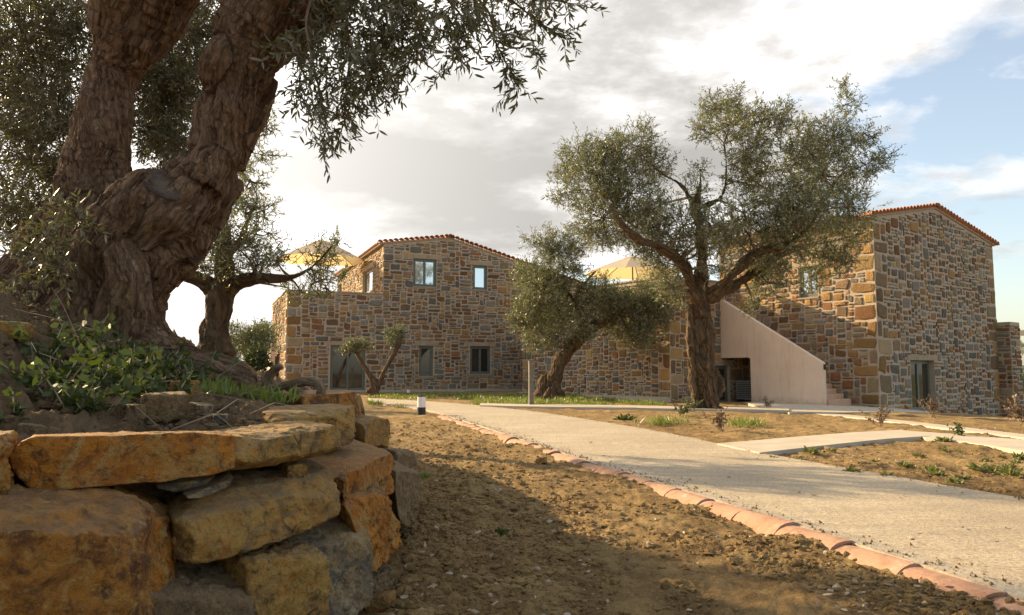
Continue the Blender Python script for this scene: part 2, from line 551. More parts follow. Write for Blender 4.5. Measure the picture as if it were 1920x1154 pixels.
def mk_leaf(name, lo, hi, back, trans, tf=0.3, rough=0.42):
    m, nt, b = new_mat(name)
    t = node(nt, 'ShaderNodeAttribute', attribute_name='tint').outputs['Fac']
    g = node(nt, 'ShaderNodeNewGeometry')
    c = mixc(nt, t, lo, hi)
    c = mixc(nt, g.outputs['Backfacing'], c, back)
    setc(nt, b, c)
    b.inputs['Roughness'].default_value = rough
    b.inputs['Specular IOR Level'].default_value = 0.4
    tr = nt.nodes.new('ShaderNodeBsdfTranslucent')
    tr.inputs[0].default_value = (*trans, 1)
    mx = nt.nodes.new('ShaderNodeMixShader')
    mx.inputs[0].default_value = tf
    out = nt.nodes['Material Output']
    nt.links.new(b.outputs[0], mx.inputs[1])
    nt.links.new(tr.outputs[0], mx.inputs[2])
    nt.links.new(mx.outputs[0], out.inputs[0])
    return m


OLIVE = mk_leaf('olive_leaf', (0.05, 0.057, 0.022), (0.185, 0.195, 0.085), (0.28, 0.285, 0.19), (0.20, 0.22, 0.05), 0.27)
OLIVE_NEAR = mk_leaf('olive_leaf_near', (0.05, 0.050, 0.02), (0.135, 0.13, 0.055), (0.17, 0.165, 0.11), (0.13, 0.13, 0.035), 0.22)
WEED = mk_leaf('weed_leaf', (0.018, 0.035, 0.008), (0.075, 0.095, 0.02), (0.06, 0.08, 0.028), (0.09, 0.125, 0.015), 0.22, 0.65)
DRYWEED = mk_leaf('dry_weed_leaf', (0.07, 0.085, 0.02), (0.19, 0.18, 0.05), (0.15, 0.16, 0.06), (0.2, 0.22, 0.04), 0.25, 0.6)
GRASSM = mk_leaf('grass_blade', (0.07, 0.11, 0.02), (0.19, 0.22, 0.05), (0.13, 0.17, 0.05), (0.25, 0.30, 0.04), 0.35)
ROSE = mk_leaf('rose_leaf', (0.06, 0.042, 0.024), (0.15, 0.10, 0.055), (0.13, 0.09, 0.06), (0.14, 0.06, 0.03), 0.25)
SCRUB = mk_leaf('scrub_leaf', (0.06, 0.075, 0.025), (0.15, 0.165, 0.06), (0.16, 0.17, 0.09), (0.18, 0.2, 0.04), 0.25)


# ------------------------------------------------------------------ ground
def zg0(x, y):
    x, y = np.asarray(x, float), np.asarray(y, float)
    xr = np.maximum(x - 8, 0)
    fall = -0.0062 * np.minimum(xr, 20) ** 2 - 0.14 * np.maximum(xr - 20, 0).clip(0, 20)
    z = fall * sstep(y, 8, 26)
    z = z + 0.12 * sstep(y, 20, 34) * (1 - sstep(x, 0, 5)) - 0.08 * sstep(y, 14, 24) * sstep(x, 2, 8)
    return z


def onground(px, py):
    d = ray(px, py)
    z = 0.0
    for _ in range(12):
        t = (z - CAMZ) / d[2]
        p = np.array([0, 0, CAMZ]) + d * t
        z = float(zg0(p[0], p[1]))
    return np.array([p[0], p[1], z])


def onground_arr(px, py):
    px, py = np.asarray(px, float), np.asarray(py, float)
    D = np.stack([(px - CX) / FPX, np.full(px.shape, FW[1]), np.full(px.shape, FW[2])], 1) + UP * ((CY - py) / FPX)[:, None]
    z = np.zeros(len(px))
    for _ in range(12):
        t = (z - CAMZ) / D[:, 2]
        P = np.array([0, 0, CAMZ]) + D * t[:, None]
        z = zg0(P[:, 0], P[:, 1])
    return np.column_stack([P[:, :2], z])


# slabs laid on the ground, as pixel-traced ground outlines (left edge, right edge)
def edge(pxs):
    return np.array([onground(*p)[:2] for p in pxs])


def resample(E, n):
    seg = np.linalg.norm(np.diff(E, axis=0), axis=1)
    s = np.concatenate([[0], np.cumsum(seg)])
    t = np.linspace(0, s[-1], n)
    return np.stack([np.interp(t, s, E[:, i]) for i in range(E.shape[1])], 1)


def smooth_poly(E, it=2):
    for _ in range(it):
        A = E[:-1] * 0.75 + E[1:] * 0.25
        B = E[:-1] * 0.25 + E[1:] * 0.75
        E = np.concatenate([E[:1], np.stack([A, B], 1).reshape(-1, E.shape[1]), E[-1:]])
    return E


POLYS = []


def strip_slab(name, A, B, mat, h=0.03, n=60, m=8, side=0.14, carve=True, rough=0.0):
    A, B = resample(A, n), resample(B, n)
    t = np.linspace(0, 1, m)[None, :, None]
    G = A[:, None] * (1 - t) + B[:, None] * t
    X, Y = G[..., 0], G[..., 1]
    Z = zg0(X, Y) + h
    if rough:
        Z = Z + rough * fbm(np.stack([X.ravel() * 1.3, Y.ravel() * 1.3, X.ravel() * 0], 1), 3, 5).reshape(X.shape)
    V = np.stack([X, Y, Z], -1).reshape(-1, 3)
    F = []
    for i in range(n - 1):
        for j in range(m - 1):
            F.append((i * m + j, i * m + j + 1, (i + 1) * m + j + 1, (i + 1) * m + j))
    loop = [i * m for i in range(n)] + [(n - 1) * m + j for j in range(1, m)] + [i * m + m - 1 for i in range(n - 2, -1, -1)] + [j for j in range(m - 2, 0, -1)]
    o = len(V)
    V = np.concatenate([V, V[loop] - np.array([0, 0, side])])
    k = len(loop)
    for i in range(k):
        a, b_ = loop[i], loop[(i + 1) % k]
        F.append((a, b_, o + (i + 1) % k, o + i))
    me = mesh_np(name, V, np.array(F), [mat], smooth=False)
    ob = link(name, me)
    ob['kind'] = 'structure'
    if carve:
        POLYS.append(V[loop][:, :2] if False else G.reshape(-1, 2)[loop])
    return ob


def extend(E, d, end=0):
    """carry an outline on past the picture edge"""
    if end == 0:
        t = E[0] - E[1]
        return np.concatenate([[E[0] + t / np.linalg.norm(t) * d], E])
    t = E[-1] - E[-2]
    return np.concatenate([E, [E[-1] + t / np.linalg.norm(t) * d]])


road_near = smooth_poly(extend(edge([(2150, 1222), (1920, 1138), (1740, 1076), (1460, 984), (1275, 925), (1090, 868), (960, 822), (835, 781), (760, 765), (690, 757)]), 9.0))
road_far = smooth_poly(extend(edge([(2150, 985), (1920, 942), (1640, 893), (1420, 852), (1240, 812), (1090, 787), (1000, 773), (920, 764), (820, 755), (690, 748)]), 9.0))


def offset(E, d):
    t = np.gradient(E, axis=0)
    t /= np.linalg.norm(t, axis=1)[:, None]
    return E + d * np.stack([t[:, 1], -t[:, 0]], 1)


rn_in = offset(road_near, 0.16)
strip_slab('road', rn_in, road_far, CONCRETE, 0.030, 170, 16, rough=0.006)
nt_ = 170
cut = np.argmin(np.abs(resample(road_near, nt_)[:, 1] - 17.5))
strip_slab('kerb_strip', resample(road_near, nt_)[:cut], resample(rn_in, nt_)[:cut], KERBCON, 0.036, 100, 3)
kerb_a = edge([(900, 764.5), (1000, 767.5), (1240, 771), (1400, 774), (1480, 776)])
kerb_b = edge([(900, 760.5), (1000, 763), (1240, 766), (1400, 768), (1480, 770)])
strip_slab('garden_path', smooth_poly(kerb_a), smooth_poly(kerb_b), SMOOTHCON, 0.07, 50, 4, 0.2)
pat_a = edge([(1480, 777), (1580, 777), (1660, 776), (1745, 777)])
pat_b = edge([(1395, 757), (1470, 757), (1560, 755), (1745, 766)])
strip_slab('patio', pat_a, pat_b, SMOOTHCON, 0.045, 30, 12, 0.2)
wk_a = edge([(1424, 856), (1560, 840), (1660, 829), (1745, 823)])
wk_b = edge([(1345, 838), (1480, 826), (1600, 816), (1690, 811)])
strip_slab('walkway', wk_a, wk_b, SMOOTHCON, 0.045, 30, 8, 0.2)
w2_a = extend(edge([(1735, 826), (1800, 832), (1920, 852), (2050, 880)]), 6, 1)
w2_b = extend(edge([(1692, 812), (1780, 818), (1920, 830), (2050, 842)]), 6, 1)
strip_slab('side_walkway', w2_a, w2_b, SMOOTHCON, 0.040, 30, 6, 0.2)
tp_a = edge([(1520, 777), (1620, 787), (1700, 797), (1800, 809), (1960, 829)])
tp_b = edge([(1520, 773), (1620, 783), (1700, 792), (1800, 803), (1960, 822)])
strip_slab('narrow_path', smooth_poly(tp_a), smooth_poly(tp_b), SMOOTHCON, 0.025, 40, 4, 0.2)


def in_poly(X, Y, P):
    r = np.zeros(X.shape, bool)
    n = len(P)
    for i in range(n):
        x1, y1 = P[i]
        x2, y2 = P[(i + 1) % n]
        c = (y1 > Y) != (y2 > Y)
        with np.errstate(divide='ignore', invalid='ignore'):
            r ^= c & (X < (x2 - x1) * (Y - y1) / (y2 - y1) + x1)
    return r


def on_slab(X, Y):
    r = np.zeros(X.shape, bool)
    for P in POLYS:
        bb = (X > P[:, 0].min()) & (X < P[:, 0].max()) & (Y > P[:, 1].min()) & (Y < P[:, 1].max())
        if bb.any():
            r[bb] |= in_poly(X[bb], Y[bb], P)
    return r


def ground_detail(X, Y):
    p = np.stack([X, Y, X * 0], -1).reshape(-1, 3)
    r = np.hypot(X, Y).ravel()
    near = 1 - sstep(r, 30, 70)
    d = 0.035 * fbm(p * 1.1, 3, 3) * near
    n9 = fbm(p * 7, 4, 11, 0.6)
    d = d + 0.013 * n9 * (1 - sstep(r, 16, 30))
    n25 = np.abs(vnoise(p * 26, 23)) + 0.6 * np.abs(vnoise(p * 55, 29))
    mod = 0.35 + 0.65 * sstep(vnoise(p * 1.7, 31), -0.3, 0.4)
    d = d + 0.015 * n25 * mod * (1 - sstep(r, 8, 18))
    return d.reshape(X.shape)


def build_ground():
    R = np.concatenate([np.geomspace(0.7, 26, 520), np.geomspace(26.3, 3500, 110)])
    a_in = np.linspace(-43, 43, 560)
    a_out = np.linspace(43, 317, 80)[1:-1]
    A = np.radians(np.concatenate([a_in, a_out]))
    RR, AA = np.meshgrid(R, A, indexing='ij')
    X, Y = RR * np.sin(AA), RR * np.cos(AA)
    Z = zg0(X, Y) + ground_detail(X, Y)
    s = on_slab(X, Y)
    Z = np.where(s, zg0(X, Y) - 0.06, Z)
    # loose earth is a little heaped beside the retaining wall and the edging
    Z = Z + 0.05 * np.exp(-((X + 0.45) / 0.35) ** 2) * sstep(Y, 2.0, 3.2) * (1 - sstep(Y, 6.0, 8.0))
    nr, na = X.shape
    V = np.stack([X, Y, Z], -1).reshape(-1, 3)
    i = np.arange(nr - 1)[:, None] * na
    j = np.arange(na)[None, :]
    j2 = (j + 1) % na
    F = np.stack([i + j, i + na + j, i + na + j2, i + j2], -1).reshape(-1, 4)
    F = F[:, ::-1]
    # close the middle under the camera
    V = np.concatenate([V, [[0, 0, 0]]])
    c = len(V) - 1
    ja = np.arange(0, na - 1, 2)
    F = np.concatenate([F, np.stack([np.full(len(ja), c), (ja + 2) % na, (ja + 1) % na, ja], -1)])
    o = link('ground', mesh_np('ground', V, F, [SOIL]))
    o['kind'] = 'structure'
    return o


build_ground()


# far hills
def build_hills():
    n, m = 220, 14
    az = np.radians(np.linspace(-75, 75, n))
    V = []
    for k in range(m):
        t = k / (m - 1)
        r = 420 + 260 * t
        ridge = 22 + 9 * fbm(np.stack([az * 5, az * 0, az * 0], 1), 4, 3) + 1.6 * vnoise(np.stack([az * 140, az * 0, az * 0], 1), 9)
        ridge = ridge * (1 - 0.55 * sstep(az, 0.0, 0.5))
        z = -4 + ridge * math.sin(min(t * 1.25, 1) * math.pi / 2) + 0.8 * vnoise(np.stack([az * 160, az * 0 + k * 3.1, az * 0], 1), 12)
        V.append(np.stack([r * np.sin(az), r * np.cos(az), z], 1))
    V = np.concatenate(V)
    i = np.arange(m - 1)[:, None] * n
    j = np.arange(n - 1)[None, :]
    F = np.stack([i + j, i + j + 1, i + n + j + 1, i + n + j], -1).reshape(-1, 4)
    mat = mk_plain('hill_scrub', (0.05, 0.07, 0.035), (0.13, 0.14, 0.075), 0.05, 0.25, 1.0, 3.0, 0.95, 0.1)
    o = link('hills', mesh_np('hills', V, F, [mat]))
    o['kind'] = 'structure'


build_hills()

# ------------------------------------------------------------------ masonry houses
NSHAPE = 9


def stone_shape(seed):
    r = np.random.default_rng(seed)
    n = 10
    ring = []
    base = [(-.5, -.42), (-.42, -.5), (.0, -.5), (.42, -.5), (.5, -.42), (.5, .0), (.5, .42), (.42, .5), (.0, .5), (-.42, .5), (-.5, .42), (-.5, .0)]
    n = len(base)
    sk = r.normal(0, 0.03, 2)
    for x, y in base:
        ring.append((x * (1 - .10 * r.random()) + sk[0] * y * 2 + r.normal(0, 0.025), y * (1 - .14 * r.random()) + sk[1] * x * 2 + r.normal(0, 0.04)))
    ring = np.array(ring)
    V = [np.column_stack([ring, np.full(n, -0.6)]),
         np.column_stack([ring, np.full(n, 0.35) + r.normal(0, 0.12, n)]),
         np.column_stack([ring * 0.82 + r.normal(0, 0.015, (n, 2)), 0.85 + r.normal(0, 0.12, n)]),
         np.array([[r.normal(0, .1), r.normal(0, .1), 1.0 + r.normal(0, 0.15)]])]
    V = np.concatenate(V)
    T = []
    for a in (0, 1):
        for i in range(n):
            j = (i + 1) % n
            T += [(a * n + i, a * n + j, (a + 1) * n + j), (a * n + i, (a + 1) * n + j, (a + 1) * n + i)]
    for i in range(n):
        T.append((2 * n + i, 2 * n + (i + 1) % n, 3 * n))
    return V, np.array(T)


SHAPES = [stone_shape(100 + i) for i in range(NSHAPE)]
STONE_ME = {}


def stone_mesh(si, mi):
    if (si, mi) not in STONE_ME:
        STONE_ME[(si, mi)] = mesh_np('stone', SHAPES[si][0], SHAPES[si][1], [STONES[mi]], smooth=False)
    return STONE_ME[(si, mi)]


class Face:
    """a vertical wall plane: origin O (x,y), unit direction u, outward normal n = (u.y, -u.x)"""

    def __init__(s, O, u, L, top, z0, openings=(), seed=0, u0=0.0):
        s.O, s.u = np.array(O, float), np.array(u, float)
        s.n = np.array([s.u[1], -s.u[0]])
        s.L, s.top, s.z0, s.u0 = L, top, z0, u0
        s.op = list(openings)
        s.seed = seed

    def p(s, a, z, d=0.0):
        q = s.O + s.u * a + s.n * d
        return np.array([q[0], q[1], z])

    def uv(s, px, py):
        d = ray(px, py)
        c = np.array([0, 0, CAMZ])
        t = ((s.O - c[:2]) @ s.n) / (d[:2] @ s.n)
        q = c + d * t
        return float((q[:2] - s.O) @ s.u), float(q[2])

    def rect(s, x0, y0, x1, y1):
        a0, za = s.uv(x0, (y0 + y1) / 2)
        a1, zb = s.uv(x1, (y0 + y1) / 2)
        xm = (x0 + x1) / 2
        return (a0, a1, s.uv(xm, y1)[1], s.uv(xm, y0)[1])

    def topz(s, a):
        return np.interp(a, [t[0] for t in s.top], [t[1] for t in s.top])

    def wall(s, mb, depth=0.34):
        us = sorted(set([s.u0, s.L] + [t[0] for t in s.top if s.u0 <= t[0] <= s.L] + [o[0] for o in s.op] + [o[1] for o in s.op]))
        us = [a for a in us if s.u0 - 1e-6 <= a <= s.L + 1e-6]
        for a, b in zip(us[:-1], us[1:]):
            if b - a < 1e-5:
                continue
            mid = (a + b) / 2
            holes = sorted([(o[2], o[3]) for o in s.op if o[0] - 1e-6 <= mid <= o[1] + 1e-6])
            ta, tb = float(s.topz(a + 1e-6)), float(s.topz(b - 1e-6))
            z = s.z0
            for h0, h1 in holes:
                if h0 > z:
                    mb.add([s.p(a, z), s.p(b, z), s.p(b, h0), s.p(a, h0)], [(0, 1, 2, 3)])
                z = h1
            mb.add([s.p(a, z), s.p(b, z), s.p(b, tb), s.p(a, ta)], [(0, 1, 2, 3)])
        for (a, b, z0, z1) in s.op:
            q = [s.p(a, z0), s.p(b, z0), s.p(b, z1), s.p(a, z1)]
            w = [s.p(a, z0, -depth), s.p(b, z0, -depth), s.p(b, z1, -depth), s.p(a, z1, -depth)]
            mb.add(q + w, [(0, 4, 5, 1), (1, 5, 6, 2), (2, 6, 7, 3), (3, 7, 4, 0)])

    def stones(s, weights, cw=0.105, ch=0.088, big=0.14, quoin=(True, True), lint=True, gp=(0.032, 0.075), sq=False):
        """irregular squared rubble: list of (a, z, w, h, material, shape, proud)"""
        r = np.random.default_rng(s.seed)
        nx = int((s.L - s.u0) / cw)
        cw = (s.L - s.u0) / nx
        zt = max(t[1] for t in s.top)
        nz = int((zt - s.z0) / ch) + 1
        free = np.ones((nz, nx), bool)
        zc = s.z0 + (np.arange(nz) + 0.5) * ch
        ac = s.u0 + (np.arange(nx) + 0.5) * cw
        for j in range(nx):
            free[zc > s.topz(ac[j]) - 0.10, j] = False
        for (a, b, z0, z1) in s.op:
            aa, bb, zb = a, b, z1 + (0.20 if lint else 0.0)
            m = (ac[None] > aa - 0.02) & (ac[None] < bb + 0.02) & (zc[:, None] > z0 - 0.06) & (zc[:, None] < zb)
            if lint:
                m |= (ac[None] > aa - 0.22) & (ac[None] < bb + 0.22) & (zc[:, None] > z1) & (zc[:, None] < zb)
            free[m] = False
        out = []

        def put(i, j, w, h, mi=None):
            free[i:i + h, j:j + w] = False
            gap = r.uniform(*gp)
            W, H = w * cw - gap, h * ch - r.uniform(*gp) * .85
            mi = r.choice(len(STONES), p=weights) if mi is None else mi
            out.append((s.u0 + (j + w / 2) * cw + r.normal(0, .004), s.z0 + (i + h / 2) * ch + r.normal(0, .004), W, H, mi,
                        int(r.integers(NSHAPE)), r.uniform(0.018, 0.055)))

        # quoins at the ends
        for side in (0, 1):
            if not quoin[side]:
                continue
            i = 0
            k = 0
            while i < nz:
                h = int(r.integers(4, 7))
                w = int(r.integers(6, 9)) if k % 2 == side else int(r.integers(3, 5))
                k += 1
                j = 0 if side == 0 else nx - w
                h = min(h, nz - i)
                if free[i:i + h, j:j + w].all():
                    put(i, j, w, h, int(r.choice([3, 4, 6, 5, 2, 0], p=[.26, .26, .2, .14, .08, .06])))
                i += h
        for i in range(nz):
            j = 0
            while j < nx:
                if not free[i, j]:
                    j += 1
                    continue
                if r.random() < big:
                    w, h = int(r.integers(3, 7)), int(r.integers(3, 5))
                else:
                    w, h = (int(r.choice([2, 2, 3, 3, 4])), int(r.choice([1, 2, 2, 3]))) if sq else (int(r.choice([2, 3, 3, 4, 4, 5, 6])), int(r.choice([1, 2, 2, 2, 3])))
                w = min(w, nx - j)
                while w > 1 and not free[i, j:j + w].all():
                    w -= 1
                h = min(h, nz - i)
                while h > 1 and not free[i:i + h, j:j + w].all():
                    h -= 1
                if nx - j - w == 1 and free[i:i + h, nx - 1].all():
                    w += 1
                put(i, j, w, h)
                j += w
        return out


def place_stones(house, faces, lim=300):
    allst = []
    for f, st in faces:
        cxy = -np.array([f.O[0], f.O[1]]) @ f.n
        facing = max(0.0, float((np.array([0, 0]) - (f.O + f.u * f.L / 2)) @ f.n) / (np.linalg.norm(f.O + f.u * f.L / 2) + 1e-6))
        for q in st:
            P = f.p(q[0], q[1])
            X, Y, d = project(P)
            vis = facing * q[2] * q[3] / d ** 2 if (-20 < X < 1940 and d > 0) else 0
            allst.append((vis, f, q))
    allst.sort(key=lambda e: -e[0])
    hl = np.array(house.location)
    VV, FF, MI, o = [], [], [], 0
    for k, (vis, f, q) in enumerate(allst):
        a, z, W, H, mi, si, pr = q
        ux, nx = np.array([f.u[0], f.u[1], 0]), np.array([f.n[0], f.n[1], 0])
        loc = f.p(a, z) - hl
        if k < lim and vis > 0:
            ob = link('stone', stone_mesh(si, mi), house)
            M3 = Matrix((ux * W, (0, 0, H), nx * pr)).transposed()
            ob.matrix_basis = Matrix.Translation(loc) @ M3.to_4x4()
        else:
            V, T = SHAPES[si]
            VV.append(loc + V[:, :1] * ux * W + V[:, 1:2] * np.array([0, 0, H]) + V[:, 2:3] * nx * pr)
            FF.append(T + o)
            MI.append(np.full(len(T), mi))
            o += len(V)
    if VV:
        me = mesh_np('stonework', np.concatenate(VV), np.concatenate(FF), STONES, np.concatenate(MI), smooth=False)
        ob = link('stonework', me, house)
        ob['kind'] = 'stuff'


def window(house, f, op, cols=2, setback=0.13, glass=GLASS, door=False, fw=0.075):
    a, b, z0, z1 = op
    d = -setback
    mb = MB()
    U, Z, Nn = np.array([*f.u, 0]), np.array([0, 0, 1.0]), np.array([*f.n, 0])

    def bar(a0, a1, y0, y1, th=0.04, dd=0.0):
        mb.box(f.p((a0 + a1) / 2, (y0 + y1) / 2, d + dd), U * (a1 - a0) / 2, Z * (y1 - y0) / 2, Nn * th)

    bar(a, a + fw, z0, z1)
    bar(b - fw, b, z0, z1)
    bar(a + fw, b - fw, z1 - fw, z1)
    bar(a + fw, b - fw, z0, z0 + fw)
    w = part('window' if not door else 'glazed_door', mb.mesh('window', FRAME), house)
    W = (b - a - 2 * fw) / cols
    for c in range(cols):
        s0, s1 = a + fw + c * W, a + fw + (c + 1) * W
        sb = MB()
        fr = 0.055

        def sbar(a0, a1, y0, y1):
            sb.box(f.p((a0 + a1) / 2, (y0 + y1) / 2, d + 0.012), U * (a1 - a0) / 2, Z * (y1 - y0) / 2, Nn * 0.034)

        e = 0.003
        sbar(s0 + e, s0 + fr, z0 + fw + e, z1 - fw - e)
        sbar(s1 - fr, s1 - e, z0 + fw + e, z1 - fw - e)
        sbar(s0 + fr, s1 - fr, z1 - fw - fr, z1 - fw - e)
        sbar(s0 + fr, s1 - fr, z0 + fw + e, z0 + fw + fr)
        so = sb.mesh('sash', FRAME)
        so_ = part('sash', so, w)
        pb = MB()
        pb.box(f.p((s0 + s1) / 2, (z0 + z1) / 2, d), U * ((s1 - s0) / 2 - fr + 0.002), Z * ((z1 - z0) / 2 - fw - fr + 0.002), Nn * 0.008)
        part('pane', pb.mesh('pane', glass), w)
    if not door:
        sl = MB()
        sl.box(f.p((a + b) / 2, z0 - 0.03, -0.09), U * ((b - a) / 2 + 0.04), Z * 0.029, Nn * 0.14)
        part('sill', sl.mesh('sill', LINTEL), w)
    lt = MB()
    lt.box(f.p((a + b) / 2, z1 + 0.10, -0.05), U * ((b - a) / 2 + 0.2), Z * 0.095, Nn * 0.065)
    part('lintel', lt.mesh('lintel', LINTEL), house)


def tile_arc(r0, r1, L, th=0.016, seg=8, half=math.pi * 0.5):
    """half-barrel tile along +x, crown to +z, in local coordinates"""
    V, F = [], []
    for x, r in ((0, r0), (L, r1)):
        for rr in (r, r - th):
            for k in range(seg + 1):
                a = -half + 2 * half * k / seg
                V.append((x, rr * math.sin(a), rr * math.cos(a)))
    n = seg + 1
    for k in range(seg):
        F.append((k, k + 1, 2 * n + k + 1, 2 * n + k))
        F.append((n + k, 3 * n + k, 3 * n + k + 1, n + k + 1))
        F.append((k, n + k, n + k + 1, k + 1))
        F.append((2 * n + k, 2 * n + k + 1, 3 * n + k + 1, 3 * n + k))
    F.append((0, 2 * n, 3 * n, n))
    F.append((seg, n + seg, 3 * n + seg, 2 * n + seg))
    return np.array(V, float), np.array(F)


VERGE_V, VERGE_F = tile_arc(0.128, 0.142, 0.42, 0.02, 8)
VERGE_ME = mesh_np('roof_tile', VERGE_V, VERGE_F, [TERRA_ROOF], smooth=False)


def build_roof(house, f, depth, over=0.04):
    """two slopes above gable face f (f.top eave, apex, eave), ridge runs back along -n"""
    U, Nn, Z = np.array([*f.u, 0]), np.array([*f.n, 0]), np.array([0, 0, 1.0])
    mb = MB()
    tops = f.top
    slopes = [(tops[0], tops[1]), (tops[2], tops[1])]
    th = 0.07
    for (e, a) in slopes:
        sgn = 1 if a[0] > e[0] else -1
        d2 = np.array([a[0] - e[0], a[1] - e[1]])
        L = np.linalg.norm(d2)
        d2 /= L
        e2 = (e[0] - d2[0] * 0.18, e[1] - d2[1] * 0.18)
        dn = np.array([-d2[1], d2[0]]) * sgn
        dv = U * d2[0] + Z * d2[1]
        up = U * dn[0] + Z * dn[1]
        c = f.p((e2[0] + a[0]) / 2, (e2[1] + a[1]) / 2) - Nn * (depth / 2 - over / 2) + up * 0.036
        mb.box(c, dv * (L + 0.18) / 2, Nn * (depth + over) / 2, up * 0.035, 0)
    roof = part('roof', mb.mesh('roof', LINTEL), house)
    hl = np.array(house.location)
    # barrel tile field, running down the slopes
    VV, FF, o = [], [], 0
    for (e, a) in slopes:
        sgn = 1 if a[0] > e[0] else -1
        d2 = np.array([a[0] - e[0], a[1] - e[1]])
        L = np.linalg.norm(d2)
        d2 /= L
        dn = np.array([-d2[1], d2[0]]) * sgn
        dv, up = U * d2[0] + Z * d2[1], U * dn[0] + Z * dn[1]
        e3 = f.p(e[0], e[1]) - dv * 0.26 + up * 0.072
        rows = int((L + 0.26) / 0.36)
        step = (L + 0.24) / rows
        TV, TF = tile_arc(0.10, 0.085, step + 0.06, 0.016, 5)
        nc = int((depth - 0.5) / 0.215)
        for cidx in range(nc):
            for rw in range(rows):
                base = e3 - Nn * (0.42 + cidx * 0.215) + dv * (rw * step) + up * (0.012 * (rw % 2))
                VV.append(base + TV[:, :1] * dv + TV[:, 1:2] * (-Nn) + TV[:, 2:3] * up - hl)
                FF.append(TF + o)
                o += len(TV)
        # verge course: tiles across the gable edge, each its own piece
        n = int((L + 0.2) / 0.255)
        for k in range(n + 1):
            q = e3 + dv * (0.06 + k * 0.255) - Nn * 0.26 + up * (0.0 + 0.01 * (k % 2))
            ob = link('roof_tile', VERGE_ME, roof)
            M3 = Matrix((Nn * 1.0, np.cross(up, Nn), up)).transposed()
            ob.matrix_basis = Matrix.Translation(q - hl) @ M3.to_4x4()
    # ridge tiles
    RV, RF = tile_arc(0.15, 0.13, 0.45, 0.02, 6)
    ap = f.p(*tops[1]) + Z * 0.09
    for k in range(int(depth / 0.4)):
        base = ap - Nn * (k * 0.4 + 0.3)
        VV.append(base + RV[:, :1] * Nn + RV[:, 1:2] * np.cross(Z, Nn) + RV[:, 2:3] * Z - hl)
        FF.append(RF + o)
        o += len(RV)
    fld = link('roof_tile_field', mesh_np('roof_tile_field', np.concatenate(VV), np.concatenate(FF), [TERRA_ROOF], smooth=False), roof)
    fld['kind'] = 'stuff'


def coping(house, f, a0, a1, z, w=0.34, h=0.06):
    mb = MB()
    U, Z, Nn = np.array([*f.u, 0]), np.array([0, 0, 1.0]), np.array([*f.n, 0])
    mb.box(f.p((a0 + a1) / 2, z + h / 2 - 0.01, -w / 2 + 0.05), U * (a1 - a0) / 2, Z * h / 2, Nn * w / 2)
    part('coping', mb.mesh('coping', LINTEL), house)


def norm2(v):
    v = np.array(v, float)
    return v / np.linalg.norm(v)


WT_MIX = [.20, .11, .18, .15, .13, .19, .04]
WT_GREY = [.30, .16, .15, .14, .12, .11, .02]
WT_GOLD = [.13, .07, .22, .24, .15, .10, .09]

# ---- left house (terrace at its left, gable on the right)
uL = norm2((0.92, 0.38))
vL = np.array([-uL[1], uL[0]])
PL = at(717, 640, 35.0)[:2]
house_l = thing('stone_house', 'two storey rubble stone house with terrace parapet and tiled gable behind the leaning olive', 'house', (PL[0], PL[1], 0.0))
fl = Face(PL, uL, 10.6, [(0, 7.1), (3.3, 7.6), (10.6, 5.5)], -0.3, seed=1, u0=-4.3)
zE = fl.uv(717, 458)[1]
aA, zA = fl.uv(843, 448)
aR, zR = fl.uv(1090, 536)
a0, zP = fl.uv(539, 545)
fl.u0 = a0
fl.L = aR
fl.top = [(a0, zP), (-1e-4, zP), (0, zE), (aA, zA), (aR, zR)]
ops = {'up2': fl.rect(774.8, 486, 818.5, 538), 'up1': fl.rect(887, 498, 913.6, 543.5), 'door': fl.rect(619, 648, 685, 733),
       'low1': fl.rect(785.7, 648.6, 812.2, 706), 'low2': fl.rect(881.4, 649.5, 920, 702), 'slot': fl.rect(985, 646, 1003, 733)}
fl.op = list(ops.values())
mb = MB()
fl.wall(mb)
# left side wall of the upper storey, set back above the terrace
LUP, LTER = 13.0, 7.6
fls = Face(PL + vL * LUP, -vL, LUP, [(0, zE), (LUP, zE)], zP - 1.2, seed=2)
dr = fls.rect(679.6, 506, 698.3, 549)
sw = fls.rect(634, 533, 641, 549)
fls.op = [dr, sw]
fls.wall(mb)
# terrace left side wall
PT = PL + uL * a0
flt = Face(PT + vL * LTER, -vL, LTER, [(0, zP), (LTER, zP)], -0.4, seed=3)
flt.wall(mb)
# backs, terrace floor, closing walls
fB = Face(PL + uL * aR, vL, LUP, [(0, zR), (LUP, zR)], -0.4)
fB.wall(mb)
fC = Face(PL + uL * aR + vL * LUP, -uL, aR, [(0, zR), (aR - aA, zA), (aR, zE)], -0.4)
fC.wall(mb)
fD = Face(PT + vL * LTER + uL * (-a0), -uL, -a0, [(0, zP), (-a0, zP)], -0.4)
fD.wall(mb)


def flat(mb, pts, z):
    mb.add([(p[0], p[1], z) for p in pts], [tuple(range(len(pts)))])


